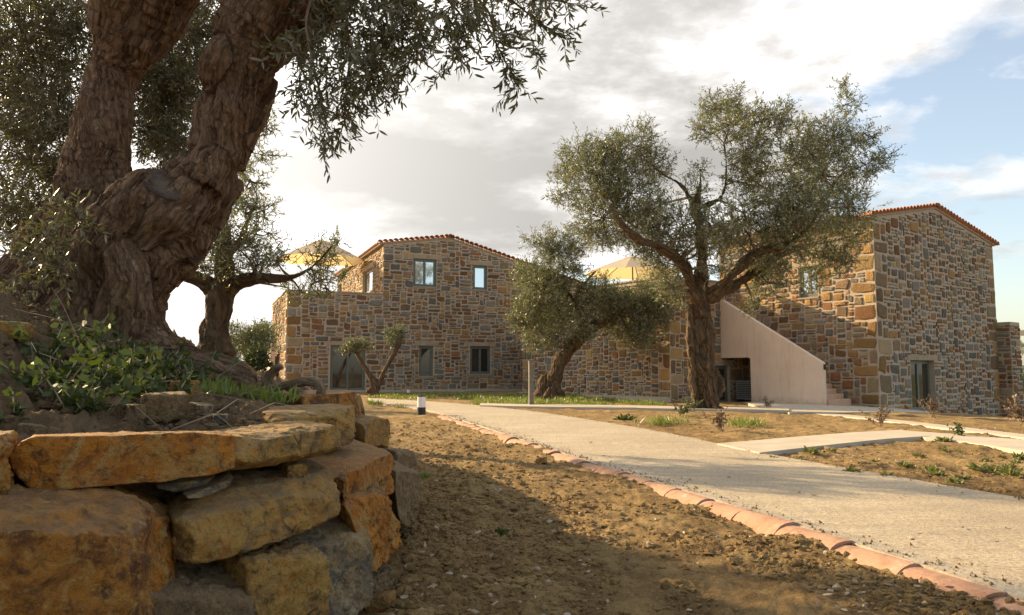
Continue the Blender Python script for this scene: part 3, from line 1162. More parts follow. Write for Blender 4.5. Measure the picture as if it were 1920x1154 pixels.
flat(mb, [PT, PL, PL + vL * LTER, PT + vL * LTER], zP - 1.1)
flat(mb, [PT + uL * .3 + vL * .3, PL + vL * .3, PL + vL * LTER, PT + vL * LTER + uL * .3], zP - 1.05)
fi1 = Face(PL + vL * 0.3, -uL, -a0 - 0.3, [(0, zP), (-a0 - .3, zP)], zP - 1.2)
fi1.wall(mb)
part('wall', mb.mesh('wall', MORTAR), house_l)
place_stones(house_l, [(fl, fl.stones(WT_MIX, quoin=(True, False))), (fls, fls.stones(WT_GOLD)), (flt, flt.stones(WT_GOLD))])
window(house_l, fl, ops['up2'], 2)
window(house_l, fl, ops['up1'], 1)
window(house_l, fl, ops['door'], 2, glass=GLASS_DK, door=True)
window(house_l, fl, ops['low1'], 1, glass=GLASS_DK)
window(house_l, fl, ops['low2'], 2, glass=GLASS_DK)
window(house_l, fl, ops['slot'], 1, glass=GLASS_DK, door=True, setback=0.2)
window(house_l, fls, dr, 1, door=True, setback=0.2)
window(house_l, fls, sw, 1, setback=0.2, fw=0.05)
coping(house_l, fl, a0 - 0.03, -0.03, zP)
coping(house_l, flt, -0.02, LTER - 0.30, zP)
fr_ = Face(PL, uL, aR, [(0, zE), (aA, zA), (aR, zR)], 0)
build_roof(house_l, fr_, LUP + 0.2)
pb = MB()
pb.box(fl.p((a0 + aR) / 2, 0.02, 0.1), np.array([*uL, 0]) * (aR - a0) / 2, (0, 0, 0.20), np.array([*fl.n, 0]) * 0.14)
part('plinth', pb.mesh('plinth', SMOOTHCON), house_l)

# ---- right house
uR = norm2((0.81, 0.59))
vR = np.array([-uR[1], uR[0]])
PR = at(1644, 600, 26.0)[:2]
fg = Face(PR, uR, 9.7, [(0, 6.5), (4.8, 7.4), (9.7, 6.5)], -1.6, seed=11)
wR = fg.uv(1866, 560)[0]
zRe = fg.uv(1636, 407)[1]
zRe2 = fg.uv(1864, 461)[1]
aRa, zRa = fg.uv(1752, 392)
fg.L = wR
fg.top = [(0, zRe), (aRa, zRa), (wR, zRe2)]
gd = fg.rect(1709, 676, 1754, 771)
fg.op = [gd]
house_r = thing('stone_house', 'tall stone house with tiled gable and glazed door at the right edge', 'house', (PR[0], PR[1], 0.0))
LR = 6.7
frl = Face(PR + vR * LR, -vR, LR, [(0, zRe), (LR, zRe)], -0.6, seed=12)
lw = frl.rect(1497, 500, 1533, 558)
ud = frl.rect(1346, 685, 1366, 752)
frl.op = [lw]
mb = MB()
fg.wall(mb)
frl.wall(mb)
Face(PR + uR * wR, vR, LR, [(0, zRe2), (LR, zRe2)], -2.5).wall(mb)
Face(PR + uR * wR + vR * LR, -uR, wR, [(0, zRe2), (wR - aRa, zRa), (wR, zRe)], -1.6).wall(mb)
part('wall', mb.mesh('wall', MORTAR), house_r)
place_stones(house_r, [(fg, fg.stones(WT_GREY, cw=0.122, ch=0.112, big=0.14, gp=(.05, .115), sq=True)), (frl, frl.stones(WT_GOLD, cw=0.115, ch=0.098, big=0.2))])
window(house_r, fg, gd, 2, door=True, glass=GLASS_DK, setback=0.24)
window(house_r, frl, lw, 2, setback=0.16)
build_roof(house_r, fg, LR + 0.2)

# pier at the far right of the gable
pier_h = fg.uv(1866, 605)[1]
pier = thing('stone_pier', 'low square stone pier projecting from the right end of the gable wall', 'pier', (*(PR + uR * wR), 0))
q0 = PR + uR * (wR + 0.02) + fg.n * 0.0
f1 = Face(q0, norm2(fg.n), 0.55, [(0, pier_h), (0.55, pier_h)], -2.0, seed=21)       # left cheek
f1 = Face(q0 - uR * 0.15, fg.n, 0.55, [(0, pier_h), (0.55, pier_h)], -2.0, seed=21)
f2 = Face(q0 - uR * 0.15 + fg.n * 0.55, uR, 0.95, [(0, pier_h), (0.95, pier_h)], -2.0, seed=22)
f3 = Face(q0 - uR * 0.15 + fg.n * 0.55 + uR * 0.95, -fg.n, 3.0, [(0, pier_h), (3.0, pier_h)], -2.5, seed=23)
mb = MB()
for f in (f1, f2, f3):
    f.wall(mb)
flat(mb, [f1.O, f2.O, f3.O, f3.O - fg.n * 3.0], pier_h)
part('wall', mb.mesh('wall', MORTAR), pier)
place_stones(pier, [(f1, f1.stones(WT_GOLD, quoin=(False, False), lint=False)), (f2, f2.stones(WT_GOLD, quoin=(False, False))), (f3, f3.stones(WT_GOLD))], 200)

# ---- middle wing with roof terrace
PM = onground(1258, 754.5)[:2]
zW = 4.55
fm = Face(PM + vR * 9.0, -vR, 9.0, [(0, zW), (9.0, zW)], -0.5, seed=31)
fm2 = Face(PM, uR, 4.2, [(0, zW), (4.2, zW)], -0.5, seed=32)
ud = fm2.rect(1343, 686, 1368, 757)
fm2.op = [ud]
wing = thing('stone_wing', 'long low stone terrace wing between the two houses behind the olives', 'house wing', (PM[0], PM[1], 0))
mb = MB()
fm.wall(mb)
fm2.wall(mb)
flat(mb, [PM, PM + uR * 4.2, PM + uR * 4.2 + vR * 9, PM + vR * 9], zW - 1.0)
Face(PM + uR * 4.2, vR, 9, [(0, zW - 1), (9, zW - 1)], -0.5).wall(mb)
part('wall', mb.mesh('wall', MORTAR), wing)
place_stones(wing, [(fm, fm.stones(WT_MIX, cw=0.095, ch=0.085, big=0.2)), (fm2, fm2.stones(WT_MIX, cw=0.1, ch=0.09, big=0.2))])
coping(wing, fm, 0, 8.98, zW)
coping(wing, fm2, 0.31, 4.2, zW)
window(wing, fm2, ud, 1, glass=GLASS_DK, door=True, setback=0.16)
pb = MB()
pb.box(fm.p(4.5, 0.0, 0.1), np.array([*fm.u, 0]) * 4.5, (0, 0, 0.13), np.array([*fm.n, 0]) * 0.16)
part('plinth', pb.mesh('plinth', SMOOTHCON), wing)

# ---- outside stair with plaster parapet
PS = onground(1545, 762)[:2]
fs = Face(PS + vR * 8, -vR, 8, [(0, 5), (8, 5)], -0.4)      # front plane of the parapet
Ls = 8 - fs.uv(1351, 640)[0]
stair = thing('stair_wall', 'pink plaster stair parapet sloping down to the number 8 with steps behind', 'staircase', (PS[0], PS[1], 0))
zs0 = fs.uv(1545, 679)[1]
zs1 = fs.uv(1352, 563)[1]
oa0, oz = fs.uv(1352, 672)
oa1 = fs.uv(1407, 700)[0]
fs_pts = [(8 - Ls, oz), (oa1 - 0.07, oz), (oa1 - 0.02, oz - 0.02), (oa1, oz - 0.07), (oa1, -0.4), (8, -0.4), (8, zs0 - 0.04), (7.96, zs0), (8 - Ls + 0.12, zs1), (8 - Ls, zs1)]
mb = MB()
V = [fs.p(a, z, 0) for a, z in fs_pts] + [fs.p(a, z, -0.2) for a, z in fs_pts]
n = len(fs_pts)
mb.add(V, [tuple(range(n)), tuple(range(2 * n - 1, n - 1, -1))] + [(i, i + n, (i + 1) % n + n, (i + 1) % n) for i in range(n)])
me = mb.mesh('parapet', PLASTER)
po = part('parapet', me, stair)
bv = po.modifiers.new('b', 'BEVEL')
bv.width = 0.018
bv.segments = 2
bv.limit_method = 'ANGLE'
zst = float(zg0(*PS)) + 0.05
gapw = float((PR - PS) @ uR)
for k in range(17):
    mb = MB()
    a = 8 - k * 0.272 + 0.05
    z1 = zst + (k + 1) * 0.172
    z0 = zst - 0.2 if k < 4 else z1 - 0.42
    U3, N3 = np.array([*fs.u, 0]), np.array([*fs.n, 0])
    wdt = gapw - 0.25 if k < 3 else gapw - 0.24
    wdt = min(wdt, 1.45) if k < 3 else wdt
    mb.box(fs.p(a - 0.15, (z0 + z1) / 2, -0.201 - wdt / 2), U3 * 0.15 * (1 + 0.0 * k), (0, 0, (z1 - z0) / 2), N3 * wdt / 2)
    so = part('step', mb.mesh('step', STEPM), stair)
    bv = so.modifiers.new('b', 'BEVEL')
    bv.width = 0.03
    bv.segments = 3
# landing
mb = MB()
mb.box(fs.p(8 - Ls - 0.35, zst + 17 * 0.172 - 0.12, -gapw / 2 - 0.1), U3 * 0.75, (0, 0, 0.1), N3 * (gapw / 2 - 0.12))
part('landing', mb.mesh('landing', PLASTER), stair)
# house number
cu = bpy.data.curves.new('num', 'FONT')
cu.body = '8'
cu.size = 0.26
cu.extrude = 0.012
cu.offset = 0.006
cu.align_x = 'CENTER'
tmp = bpy.data.objects.new('num', cu)
COL.objects.link(tmp)
bpy.context.view_layer.update()
me = bpy.data.meshes.new_from_object(tmp.evaluated_get(bpy.context.evaluated_depsgraph_get()))
bpy.data.objects.remove(tmp)
me.materials.clear()
me.materials.append(BLACK)
nb = link('house_number', me, stair)
fe = Face(PS, uR, 0.2, [(0, 3), (0.2, 3)], 0)
M3 = Matrix((np.array([*uR, 0]), (0, 0, 1), np.array([*fe.n, 0]))).transposed()
nb.matrix_basis = Matrix.Translation(fe.p(0.10, zs0 - 0.26, 0.022) - np.array([PS[0], PS[1], 0])) @ M3.to_4x4()

# air conditioner under the stair
ac = thing('air_conditioner', 'grey outdoor air conditioning unit under the stair', 'air conditioner', (*(PS + vR * 3.75 + uR * 0.9), float(zg0(*PS))))
mb = MB()
cA = np.array([*(PS + vR * 3.75 + uR * 0.9), float(zg0(*PS)) + 0.47])
mb.box(cA, np.array([*uR, 0]) * 0.16, np.array([*vR, 0]) * 0.4, (0, 0, 0.36))
part('case', mb.mesh('case', ACWHITE), ac)
for k in range(9):
    mb = MB()
    mb.box(cA + np.array([*(-uR), 0]) * 0.17 + np.array([0, 0, -0.28 + k * 0.07]), np.array([*uR, 0]) * 0.008, np.array([*vR, 0]) * 0.34, (0, 0, 0.012))
    part('grille_bar', mb.mesh('grille_bar', BLACK), ac)
mb = MB()
for sgn in (-1, 1):
    mb.box(cA + np.array([*vR, 0]) * 0.3 * sgn + np.array([0, 0, -0.41]), np.array([*uR, 0]) * 0.16, np.array([*vR, 0]) * 0.03, (0, 0, 0.05))
part('foot', mb.mesh('foot', BLACK), ac)

# pink plaster ramp wall left of the left house
pw0, pw1 = at(511, 690, 36)[:2], at(492, 690, 39)[:2]
mb = MB()
z0, z1 = at(511, 652, 36)[2], at(492, 664, 39)[2]
dd = np.array([*norm2(pw1 - pw0), 0])
nn = np.array([-dd[1], dd[0], 0]) * 0.1
A, B = np.array([*pw0, -0.3]), np.array([*pw1, -0.3])
A2, B2 = np.array([*pw0, z0]), np.array([*pw1, z1])
mb.add([A - nn, B - nn, B2 - nn, A2 - nn, A + nn, B + nn, B2 + nn, A2 + nn], [(0, 1, 2, 3), (7, 6, 5, 4), (0, 4, 5, 1), (3, 2, 6, 7), (1, 5, 6, 2), (0, 3, 7, 4)])
o = recenter('garden_wall', mb.mesh('garden_wall', PLASTER), (pw0[0], pw0[1], 0))
tag(o, 'small pink plaster wall at the left end of the terrace house', 'wall')


# ------------------------------------------------------------------ umbrellas, lamps, post, pergola
def mk_canvas():
    m, nt, b = new_mat('canvas')
    p = pos(nt)
    setc(nt, b, mixc(nt, noise(nt, p, 3, 4, 0.5), (0.66, 0.58, 0.45), (0.72, 0.64, 0.50)))
    tr = nt.nodes.new('ShaderNodeBsdfTranslucent')
    tr.inputs[0].default_value = (0.78, 0.58, 0.27, 1)
    mx = nt.nodes.new('ShaderNodeMixShader')
    mx.inputs[0].default_value = 0.5
    nt.links.new(b.outputs[0], mx.inputs[1])
    nt.links.new(tr.outputs[0], mx.inputs[2])
    nt.links.new(mx.outputs[0], nt.nodes['Material Output'].inputs[0])
    return m


CANVAS = mk_canvas()


def umbrella(c, zfloor, zrim, ztop, R, label, rot=0.2):
    t = thing('parasol', label, 'parasol', (c[0], c[1], zfloor), 'parasols on the roof terraces')
    C = np.array([c[0], c[1], 0.0])
    ang = [rot + 2 * math.pi * k / 8 for k in range(8)]
    mb = MB()
    rings = [(0.16, ztop - 0.12), (0.5, ztop - 0.12 - (ztop - zrim) * 0.33), (1.0, zrim)]
    V = []
    for rr, z in rings:
        for k in range(16):
            a = rot + 2 * math.pi * k / 16
            e = R * rr * (1 if k % 2 == 0 else math.cos(math.pi / 8) * 0.975)
            V.append(C + np.array([e * math.cos(a), e * math.sin(a), z + (0.03 if k % 2 and rr == 1 else 0)]))
    F = []
    for i in range(2):
        for k in range(16):
            F.append((i * 16 + k, i * 16 + (k + 1) % 16, (i + 1) * 16 + (k + 1) % 16, (i + 1) * 16 + k))
    mb.add(V, F)
    part('canopy', mb.mesh('canopy', CANVAS), t)
    mb = MB()
    V = [C + np.array([0.2 * R * math.cos(a), 0.2 * R * math.sin(a), ztop - 0.13]) for a in ang] + [C + np.array([0, 0, ztop])]
    mb.add(V, [(k, (k + 1) % 8, 8) for k in range(8)])
    part('vent_cap', mb.mesh('vent_cap', CANVAS), t)
    mb = MB()
    mb.tube([C + np.array([0, 0, zfloor]), C + np.array([0, 0, ztop - 0.02])], [0.035, 0.035], 8)
    part('pole', mb.mesh('pole', GREYMETAL), t)
    mb = MB()
    mb.tube([C + np.array([0, 0, ztop - 0.02]), C + np.array([0, 0, ztop + 0.1])], [0.05, 0.03], 8)
    part('finial', mb.mesh('finial', BLACK), t)
    mb = MB()
    mb.box(C + np.array([0, 0, zfloor + 0.04]), (0.4, 0, 0), (0, 0.4, 0), (0, 0, 0.04))
    part('base', mb.mesh('base', GREYMETAL), t)
    for a in ang:
        mb = MB()
        d = np.array([math.cos(a), math.sin(a), 0])
        mb.tube([C + d * 0.05 + np.array([0, 0, ztop - 0.16]), C + d * R * 0.5 + np.array([0, 0, rings[1][1] - 0.02]), C + d * R * 0.98 + np.array([0, 0, zrim - 0.02])], [0.018] * 3, 5)
        part('rib', mb.mesh('rib', BLACK), t)


cu_ = at(602, 500, 38.5)
umbrella(cu_, zP - 1.05, at(600, 489, 38.5)[2], at(600, 450, 38.5)[2], 2.34, 'yellow canvas parasol on the left terrace above the stone parapet')
cu2 = at(1186, 500, 34.5)
umbrella(cu2, zW - 1.0, at(1186, 514, 34.5)[2], at(1186, 480, 34.5)[2], 2.35, 'yellow canvas parasol half hidden behind the olive crowns', 0.5)


def bollard(px, py, hpx, wpx, label):
    b = onground(px, py)
    s = mpp(project(b)[2])
    h, r = hpx * s, wpx * s / 2
    t = thing('bollard_light', label, 'bollard light', b)
    for nm, z0, z1, rr, m in (('base', -0.05, h * 0.42, r, BLACK), ('lens', h * 0.42, h * 0.94, r * 0.97, WHITE_LENS), ('cap', h * 0.94, h, r * 1.03, BLACK)):
        mb = MB()
        mb.tube([b + np.array([0, 0, z0]), b + np.array([0, 0, z1])], [rr, rr], 20)
        part(nm, mb.mesh(nm, m), t)


bollard(790, 780, 38, 16, 'short black and white bollard light beside the road bend')
bollard(766, 742, 12, 6, 'tiny white bollard light at the foot of the left house')

b = onground(995.5, 763)
s = mpp(b[1])
mb = MB()
h = 85 * s
U0, V0 = np.array([math.cos(.2), math.sin(.2), 0]), np.array([-math.sin(.2), math.cos(.2), 0])
t = thing('post', 'square grey wooden post standing beside the garden path', 'post', b)
mb.box(b + np.array([0, 0, h / 2 - 0.1]), U0 * 0.062, V0 * 0.062, (0, 0, h / 2 + 0.06))
part('shaft', mb.mesh('shaft', GREYWOOD), t)
mb = MB()
mb.box(b + np.array([0, 0, h - 0.02]), U0 * 0.070, V0 * 0.070, (0, 0, 0.022))
part('cap', mb.mesh('cap', GREYWOOD), t)

# pergola at far right
pg = thing('pergola', 'grey green slatted pergola roof beside the right house', 'pergola', at(1925, 720, 38))
A, B = at(1894, 622, 36), at(1990, 618, 34)
for k in range(6):
    mb = MB()
    o_ = np.array([0.35 * k, 0.9 * k, -0.0])
    mb.tube([A + o_, B + o_], [0.06, 0.06], 4)
    part('slat', mb.mesh('slat', GREYMETAL), pg)
for P_ in (at(1992, 620, 34), at(1992, 620, 38)):
    mb = MB()
    mb.tube([P_, np.array([P_[0], P_[1], -3])], [0.08, 0.08], 4)
    part('post', mb.mesh('post', GREYMETAL), pg)
mb = MB()
c = at(1912, 760, 33)
mb.box(c - np.array([0, 0, 0.4]), (0.25, 0.1, 0), (-0.1, 0.25, 0), (0, 0, 0.85))
o = recenter('plaster_pillar', mb.mesh('plaster_pillar', PLASTER), (c[0], c[1], -1.2))
tag(o, 'low pink plaster pillar at the right edge past the stone pier', 'pillar')


# ------------------------------------------------------------------ road edging of barrel tiles
def build_edging():
    E = smooth_poly(extend(edge([(2150, 1230), (1920, 1146), (1740, 1082), (1460, 989), (1275, 929), (1090, 872), (960, 826), (828, 783)]), 9.0))
    seg = np.linalg.norm(np.diff(E, axis=0), axis=1)
    L = seg.sum()
    step = 0.50
    n = int(L / step)
    E = resample(E, n + 1)
    t = thing('tile_edging', 'row of terracotta barrel tiles edging the near side of the concrete road', 'edging', (E[0][0], E[0][1], 0))
    hl = np.array(t.location)
    meshes = []
    for k in range(5):
        V, F = tile_arc(0.168, 0.155, step + 0.035, 0.018, 12, math.pi * 0.38)
        V = V.copy()
        V += 0.004 * np.stack([fbm(V * 9 + k * 5.1, 2, k), fbm(V * 9 + 40 + k, 2, k), fbm(V * 9 + 80, 2, k)], 1)
        meshes.append(mesh_np('edging_tile', V, F, [TILE_EDGE], smooth=False))
    r = np.random.default_rng(5)
    for i in range(n):
        a, b = E[i], E[i + 1]
        d = norm2(b - a)
        out = np.array([-d[1], d[0]]) * 1.0
        out = out if (out @ np.array([-1, 0.0])) > 0 else -out     # towards the soil
        X = np.array([d[0] + r.normal(0, .012), d[1], 0.008 + r.normal(0, 0.012)])
        X /= np.linalg.norm(X)
        lean = 0.66 + r.normal(0, 0.07)
        Zv = np.array([out[0] * lean, out[1] * lean, math.sqrt(1 - lean ** 2)])
        Zv -= X * (Zv @ X)
        Zv /= np.linalg.norm(Zv)
        Yv = np.cross(Zv, X)
        p = np.array([a[0], a[1], float(zg0(*a)) - 0.122 + r.normal(0, 0.006)]) - np.array([out[0], out[1], 0]) * 0.015 - hl
        ob = link('edging_tile', meshes[i % 5], t)
        ob.matrix_basis = Matrix.Translation(p) @ Matrix((X, Yv, Zv)).transposed().to_4x4()


def mk_tile_edge():
    m, nt, b = new_mat('edge_terracotta')
    p = pos(nt)
    oi = nt.nodes.new('ShaderNodeObjectInfo')
    c = mixc(nt, ramp(nt, noise(nt, p, 3.5, 6, 0.6), [(0.3, 0.0), (0.7, 1.0)]), (0.33, 0.165, 0.105), (0.44, 0.25, 0.165))
    c = mixc(nt, math_n(nt, 'MULTIPLY', oi.outputs['Random'], 0.6), c, (0.47, 0.28, 0.19))
    c = mixc(nt, ramp(nt, noise(nt, p, 4.5, 8, 0.72, 0.6), [(0.58, 0.0), (0.68, 0.75)]), c, (0.58, 0.47, 0.37))
    c = mixc(nt, ramp(nt, noise(nt, p, 9, 7, 0.75), [(0.36, 0.8), (0.52, 0.0)]), c, (0.25, 0.155, 0.09))
    c = mixc(nt, ramp(nt, noise(nt, p, 60, 4, 0.7), [(0.55, 0.0), (0.75, 0.5)]), c, (0.25, 0.16, 0.09))
    setc(nt, b, c)
    bump(nt, b, noise(nt, p, 45, 6, 0.7), 0.5, 0.01)
    return m


TILE_EDGE = mk_tile_edge()
build_edging()


# ------------------------------------------------------------------ rocks
def boulder_mesh(name, corners, mat, seed, n=38, rnd=0.035, amp=0.03, chips=26, world=True):
    """corners: 8 points [front TL TR BR BL, back TL TR BR BL]"""
    r = np.random.default_rng(seed)
    C = np.asarray(corners, float)
    g = np.linspace(-1, 1, n + 1)
    VV, FF, o = [], [], 0
    for axis in range(3):
        for sgn in (-1, 1):
            A, B = np.meshgrid(g, g, indexing='ij')
            P = np.zeros((n + 1, n + 1, 3))
            P[..., axis] = sgn
            P[..., (axis + 1) % 3] = A
            P[..., (axis + 2) % 3] = B
            i = np.arange(n)[:, None] * (n + 1)
            j = np.arange(n)[None]
            F = np.stack([i + j, i + n + 1 + j, i + n + 2 + j, i + 1 + j], -1).reshape(-1, 4)
            if sgn < 0:
                F = F[:, ::-1]
            VV.append(P.reshape(-1, 3))
            FF.append(F + o)
            o += (n + 1) ** 2
    P = np.concatenate(VV)
    F = np.concatenate(FF)
    key = np.round(P * 1000).astype(np.int64)
    _, idx, inv = np.unique(key, axis=0, return_index=True, return_inverse=True)
    P = P[idx]
    F = inv.ravel()[F]
    q = np.clip(P, -1 + rnd, 1 - rnd)
    d = P - q
    ln = np.linalg.norm(d, axis=1, keepdims=True)
    P = q + np.where(ln > 1e-9, d / np.maximum(ln, 1e-9) * rnd, 0)
    # broken-off corners and edges
    for _ in range(chips):
        nn = r.normal(size=3)
        nn /= np.linalg.norm(nn)
        s = P @ nn
        dlim = s.max() * r.uniform(0.84, 0.97)
        P = P - nn * np.maximum(0, s - dlim)[:, None] * 0.92
    # local axes: x right, y up, z back
    x, y, z = (P[:, 0] + 1) / 2, (P[:, 1] + 1) / 2, (P[:, 2] + 1) / 2
    W = lambda a: a[:, None]
    TL, TR, BR, BL, bTL, bTR, bBR, bBL = C
    Q = ((W((1 - x) * y) * TL + W(x * y) * TR + W(x * (1 - y)) * BR + W((1 - x) * (1 - y)) * BL) * W(1 - z)
         + (W((1 - x) * y) * bTL + W(x * y) * bTR + W(x * (1 - y)) * bBR + W((1 - x) * (1 - y)) * bBL) * W(z))
    ctr = C.mean(0)
    size = np.linalg.norm(C.max(0) - C.min(0))
    dirn = Q - ctr
    dirn /= np.linalg.norm(dirn, axis=1, keepdims=True) + 1e-9
    s = 1.0 / size
    off = r.uniform(-50, 50, 3)
    dsp = fbm(Q * s * 2.6 + off, 2, seed) * 0.55 + 0.6 * (np.abs(fbm(Q * s * 9 + off, 3, seed + 3)) * -1) + 0.42 * fbm(Q * s * 26 + off, 4, seed + 9, .6)
    Q = Q + dirn * W(dsp) * amp * .62
    # flip winding if inside out
    me = mesh_np(name, Q, F, [mat], smooth=True)
    a = Q[F[:, 0]]
    nrm = np.cross(Q[F[:, 1]] - a, Q[F[:, 2]] - a)
    if np.mean(np.sum(nrm * (a - ctr), 1)) < 0:
        me.flip_normals()
    return me


def quad_boulder(q, back, mat, seed, lift=(0, 0), **kw):
    """q: four (px,py,Y) front corners; back: vector to the back face"""
    Fr = [at(*c) for c in q]
    bk = np.asarray(back, float)
    Bk = [p + bk for p in Fr]
    Bk[0] = Bk[0] + np.array([0, 0, lift[0]])
    Bk[1] = Bk[1] + np.array([0, 0, lift[1]])
    return boulder_mesh('stone', Fr + Bk, mat, seed, **kw)


rwall = thing('stone_retaining_wall', 'dry stone retaining wall of large ochre boulders below the ancient olive', 'wall', (-1.2, 2.4, 0))
RW = [
    ([(-330, 832, 1.55), (14, 822, 1.86), (16, 936, 1.86), (-330, 955, 1.55)], (-.22, .38, 0), ROCK_OCHRE, (0, 0), {}),
    ([(10, 819, 1.90), (446, 812, 2.42), (440, 888, 2.42), (14, 938, 1.90)], (-.22, .42, -.02), ROCK_OCHRE, (.0, .0), dict(rnd=0.040, amp=.022)),
    ([(436, 822, 2.40), (652, 794, 3.12), (642, 852, 3.10), (444, 898, 2.42)], (-.26, .30, 0.0), ROCK_TAN, (.0, .0), dict(rnd=0.045, amp=.028)),
    ([(500, 776, 3.30), (686, 766, 3.72), (668, 838, 3.70), (520, 830, 3.30)], (-.30, .62, 0), ROCK_TAN, (.0, .0), dict(rnd=0.035)),
    ([(560, 742, 4.45), (698, 734, 5.05), (698, 800, 5.05), (590, 800, 4.45)], (-.5, .9, 0), ROCK_RUST, (.0, .0), dict(rnd=0.025)),
    ([(684, 782, 4.55), (734, 786, 5.2), (734, 842, 5.2), (684, 842, 4.55)], (-.25, .5, 0), ROCK_TAN, (0, 0), {}),
    # second course
    ([(-420, 1010, 1.42), (272, 968, 1.90), (262, 1420, 1.88), (-420, 1560, 1.42)], (-.16, .42, .0), ROCK_RUST, (.07, .035), dict(rnd=0.035, amp=.035)),
    ([(226, 962, 2.00), (328, 975, 2.28), (330, 1100, 2.28), (262, 1120, 2.02)], (-.2, .3, .04), ROCK_OCHRE, (0, 0), {}),
    ([(322, 955, 2.20), (644, 894, 2.92), (640, 980, 2.92), (332, 1088, 2.15)], (-.3, .55, .02), ROCK_TAN, (.02, .02), dict(rnd=0.025, amp=.035)),
    ([(276, 908, 2.32), (408, 893, 2.46), (392, 914, 2.46), (306, 930, 2.30)], (-.15, .3, 0), ROCK_GREY, (0, 0), dict(amp=.012)),
    ([(345, 934, 2.26), (438, 894, 2.50), (434, 910, 2.50), (368, 940, 2.28)], (-.15, .3, 0), ROCK_GREY, (0, 0), dict(amp=.012)),
    ([(540, 874, 2.80), (577, 868, 2.86), (578, 898, 2.86), (540, 898, 2.80)], (-.12, .2, 0), ROCK_TAN, (0, 0), dict(amp=.016)),
    ([(580, 884, 3.12), (650, 888, 3.05), (646, 944, 3.05), (640, 930, 3.12)], (-.1, .5, 0), ROCK_RUST, (.0, .0), dict(amp=.02)),
    ([(640, 886, 3.06), (746, 836, 4.15), (744, 882, 4.15), (644, 946, 3.06)], (-.4, .45, 0), ROCK_OCHRE, (.02, .02), dict(amp=.025, rnd=0.025)),
    ([(682, 900, 3.55), (738, 878, 4.1), (738, 930, 4.1), (688, 940, 3.5)], (-.3, .3, 0), ROCK_OCHRE, (0, 0), {}),
    ([(736, 882, 4.20), (794, 892, 4.62), (788, 990, 4.6), (752, 1004, 4.15)], (-.3, .6, .03), ROCK_DIRT, (.02, .02), {}),
    ([(744, 846, 5.15), (780, 848, 5.7), (780, 905, 5.7), (744, 905, 5.15)], (-.3, .5, 0), ROCK_DIRT, (0, 0), {}),
    # third course
    ([(642, 938, 3.02), (738, 922, 3.45), (768, 1024, 3.50), (700, 1100, 3.08)], (-.3, .5, .0), ROCK_OCHRE, (.0, .03), dict(rnd=0.065, amp=.04)),
    ([(556, 1030, 2.75), (706, 1010, 3.05), (710, 1150, 3.0), (600, 1190, 2.72)], (-.3, .35, .05), ROCK_GREY, (.05, .05), dict(rnd=0.020)),
    ([(466, 1052, 2.40), (630, 1036, 2.66), (634, 1230, 2.66), (478, 1260, 2.40)], (-.25, .25, .0), ROCK_TAN, (.0, .0), dict(rnd=0.025)),
    ([(268, 1112, 2.06), (482, 1100, 2.40), (484, 1330, 2.40), (262, 1380, 2.06)], (-.22, .28, .02), ROCK_DIRT, (.04, .03), dict(rnd=0.035)),
    ([(690, 1090, 3.2), (745, 1060, 3.5), (745, 1120, 3.5), (700, 1140, 3.2)], (-.2, .3, 0), ROCK_DIRT, (0, 0), {}),
]
for i, (q, back, m, lift, kw) in enumerate(RW):
    me = quad_boulder(q, back, m, 300 + i, lift, **kw)
    part('stone', me, rwall)
# the wall goes on behind, along the bank
BANK_Y = np.array([0.2, 0.8, 1.5, 1.9, 2.4, 3.1, 3.6, 4.6, 5.2, 6.5, 8, 10, 13, 18, 24])
BANK_X = np.array([-4.4, -3.2, -1.95, -1.55, -1.2, -1.0, -1.0, -1.15, -1.25, -1.5, -1.9, -2.7, -3.9, -6.5, -10])
rr = np.random.default_rng(41)
yy = 5.9
k = 0
while yy < 9.5:
    for lay in range(3):
        w = rr.uniform(0.5, 0.8)
        x = np.interp(yy, BANK_Y, BANK_X) + 0.22 + rr.uniform(-.05, .05) + (2 - lay) * 0.05
        h0, h1 = lay * 0.27, lay * 0.27 + 0.27
        if yy > 8 and lay == 2:
            continue
        Fr = [np.array([x - .05, yy, h1]), np.array([x - .25, yy + w, h1]), np.array([x - .22, yy + w, h0]), np.array([x, yy, h0])]
        bk = np.array([-.4, 0.05, 0])
        part('stone', boulder_mesh('stone', Fr + [p + bk for p in Fr], [ROCK_OCHRE, ROCK_TAN, ROCK_RUST, ROCK_GREY][k % 4], 400 + k, n=12), rwall)
        k += 1
    yy += 0.62


for k in range(3):
    for lay in range(3):
        a = np.array([-2.02 - k * .52, 1.20 - k * .33]) + rr.uniform(-.02, .02, 2)
        b_ = a + np.array([.50, .32])
        h0, h1 = lay * .28 - .02, lay * .28 + .27
        off_ = np.array([.05, -.09]) * (2 - lay)
        Fr = [np.array([*(a + off_), h1]), np.array([*(b_ + off_), h1]), np.array([*(b_ + off_ * 1.4), h0]), np.array([*(a + off_ * 1.4), h0])]
        if k == 0 and lay == 1:
            continue
        part('stone', boulder_mesh('stone', Fr + [p + np.array([-.2, .34, 0]) for p in Fr], [ROCK_OCHRE, ROCK_TAN, ROCK_RUST][(k + lay) % 3], 450 + k * 3 + lay, n=16), rwall)

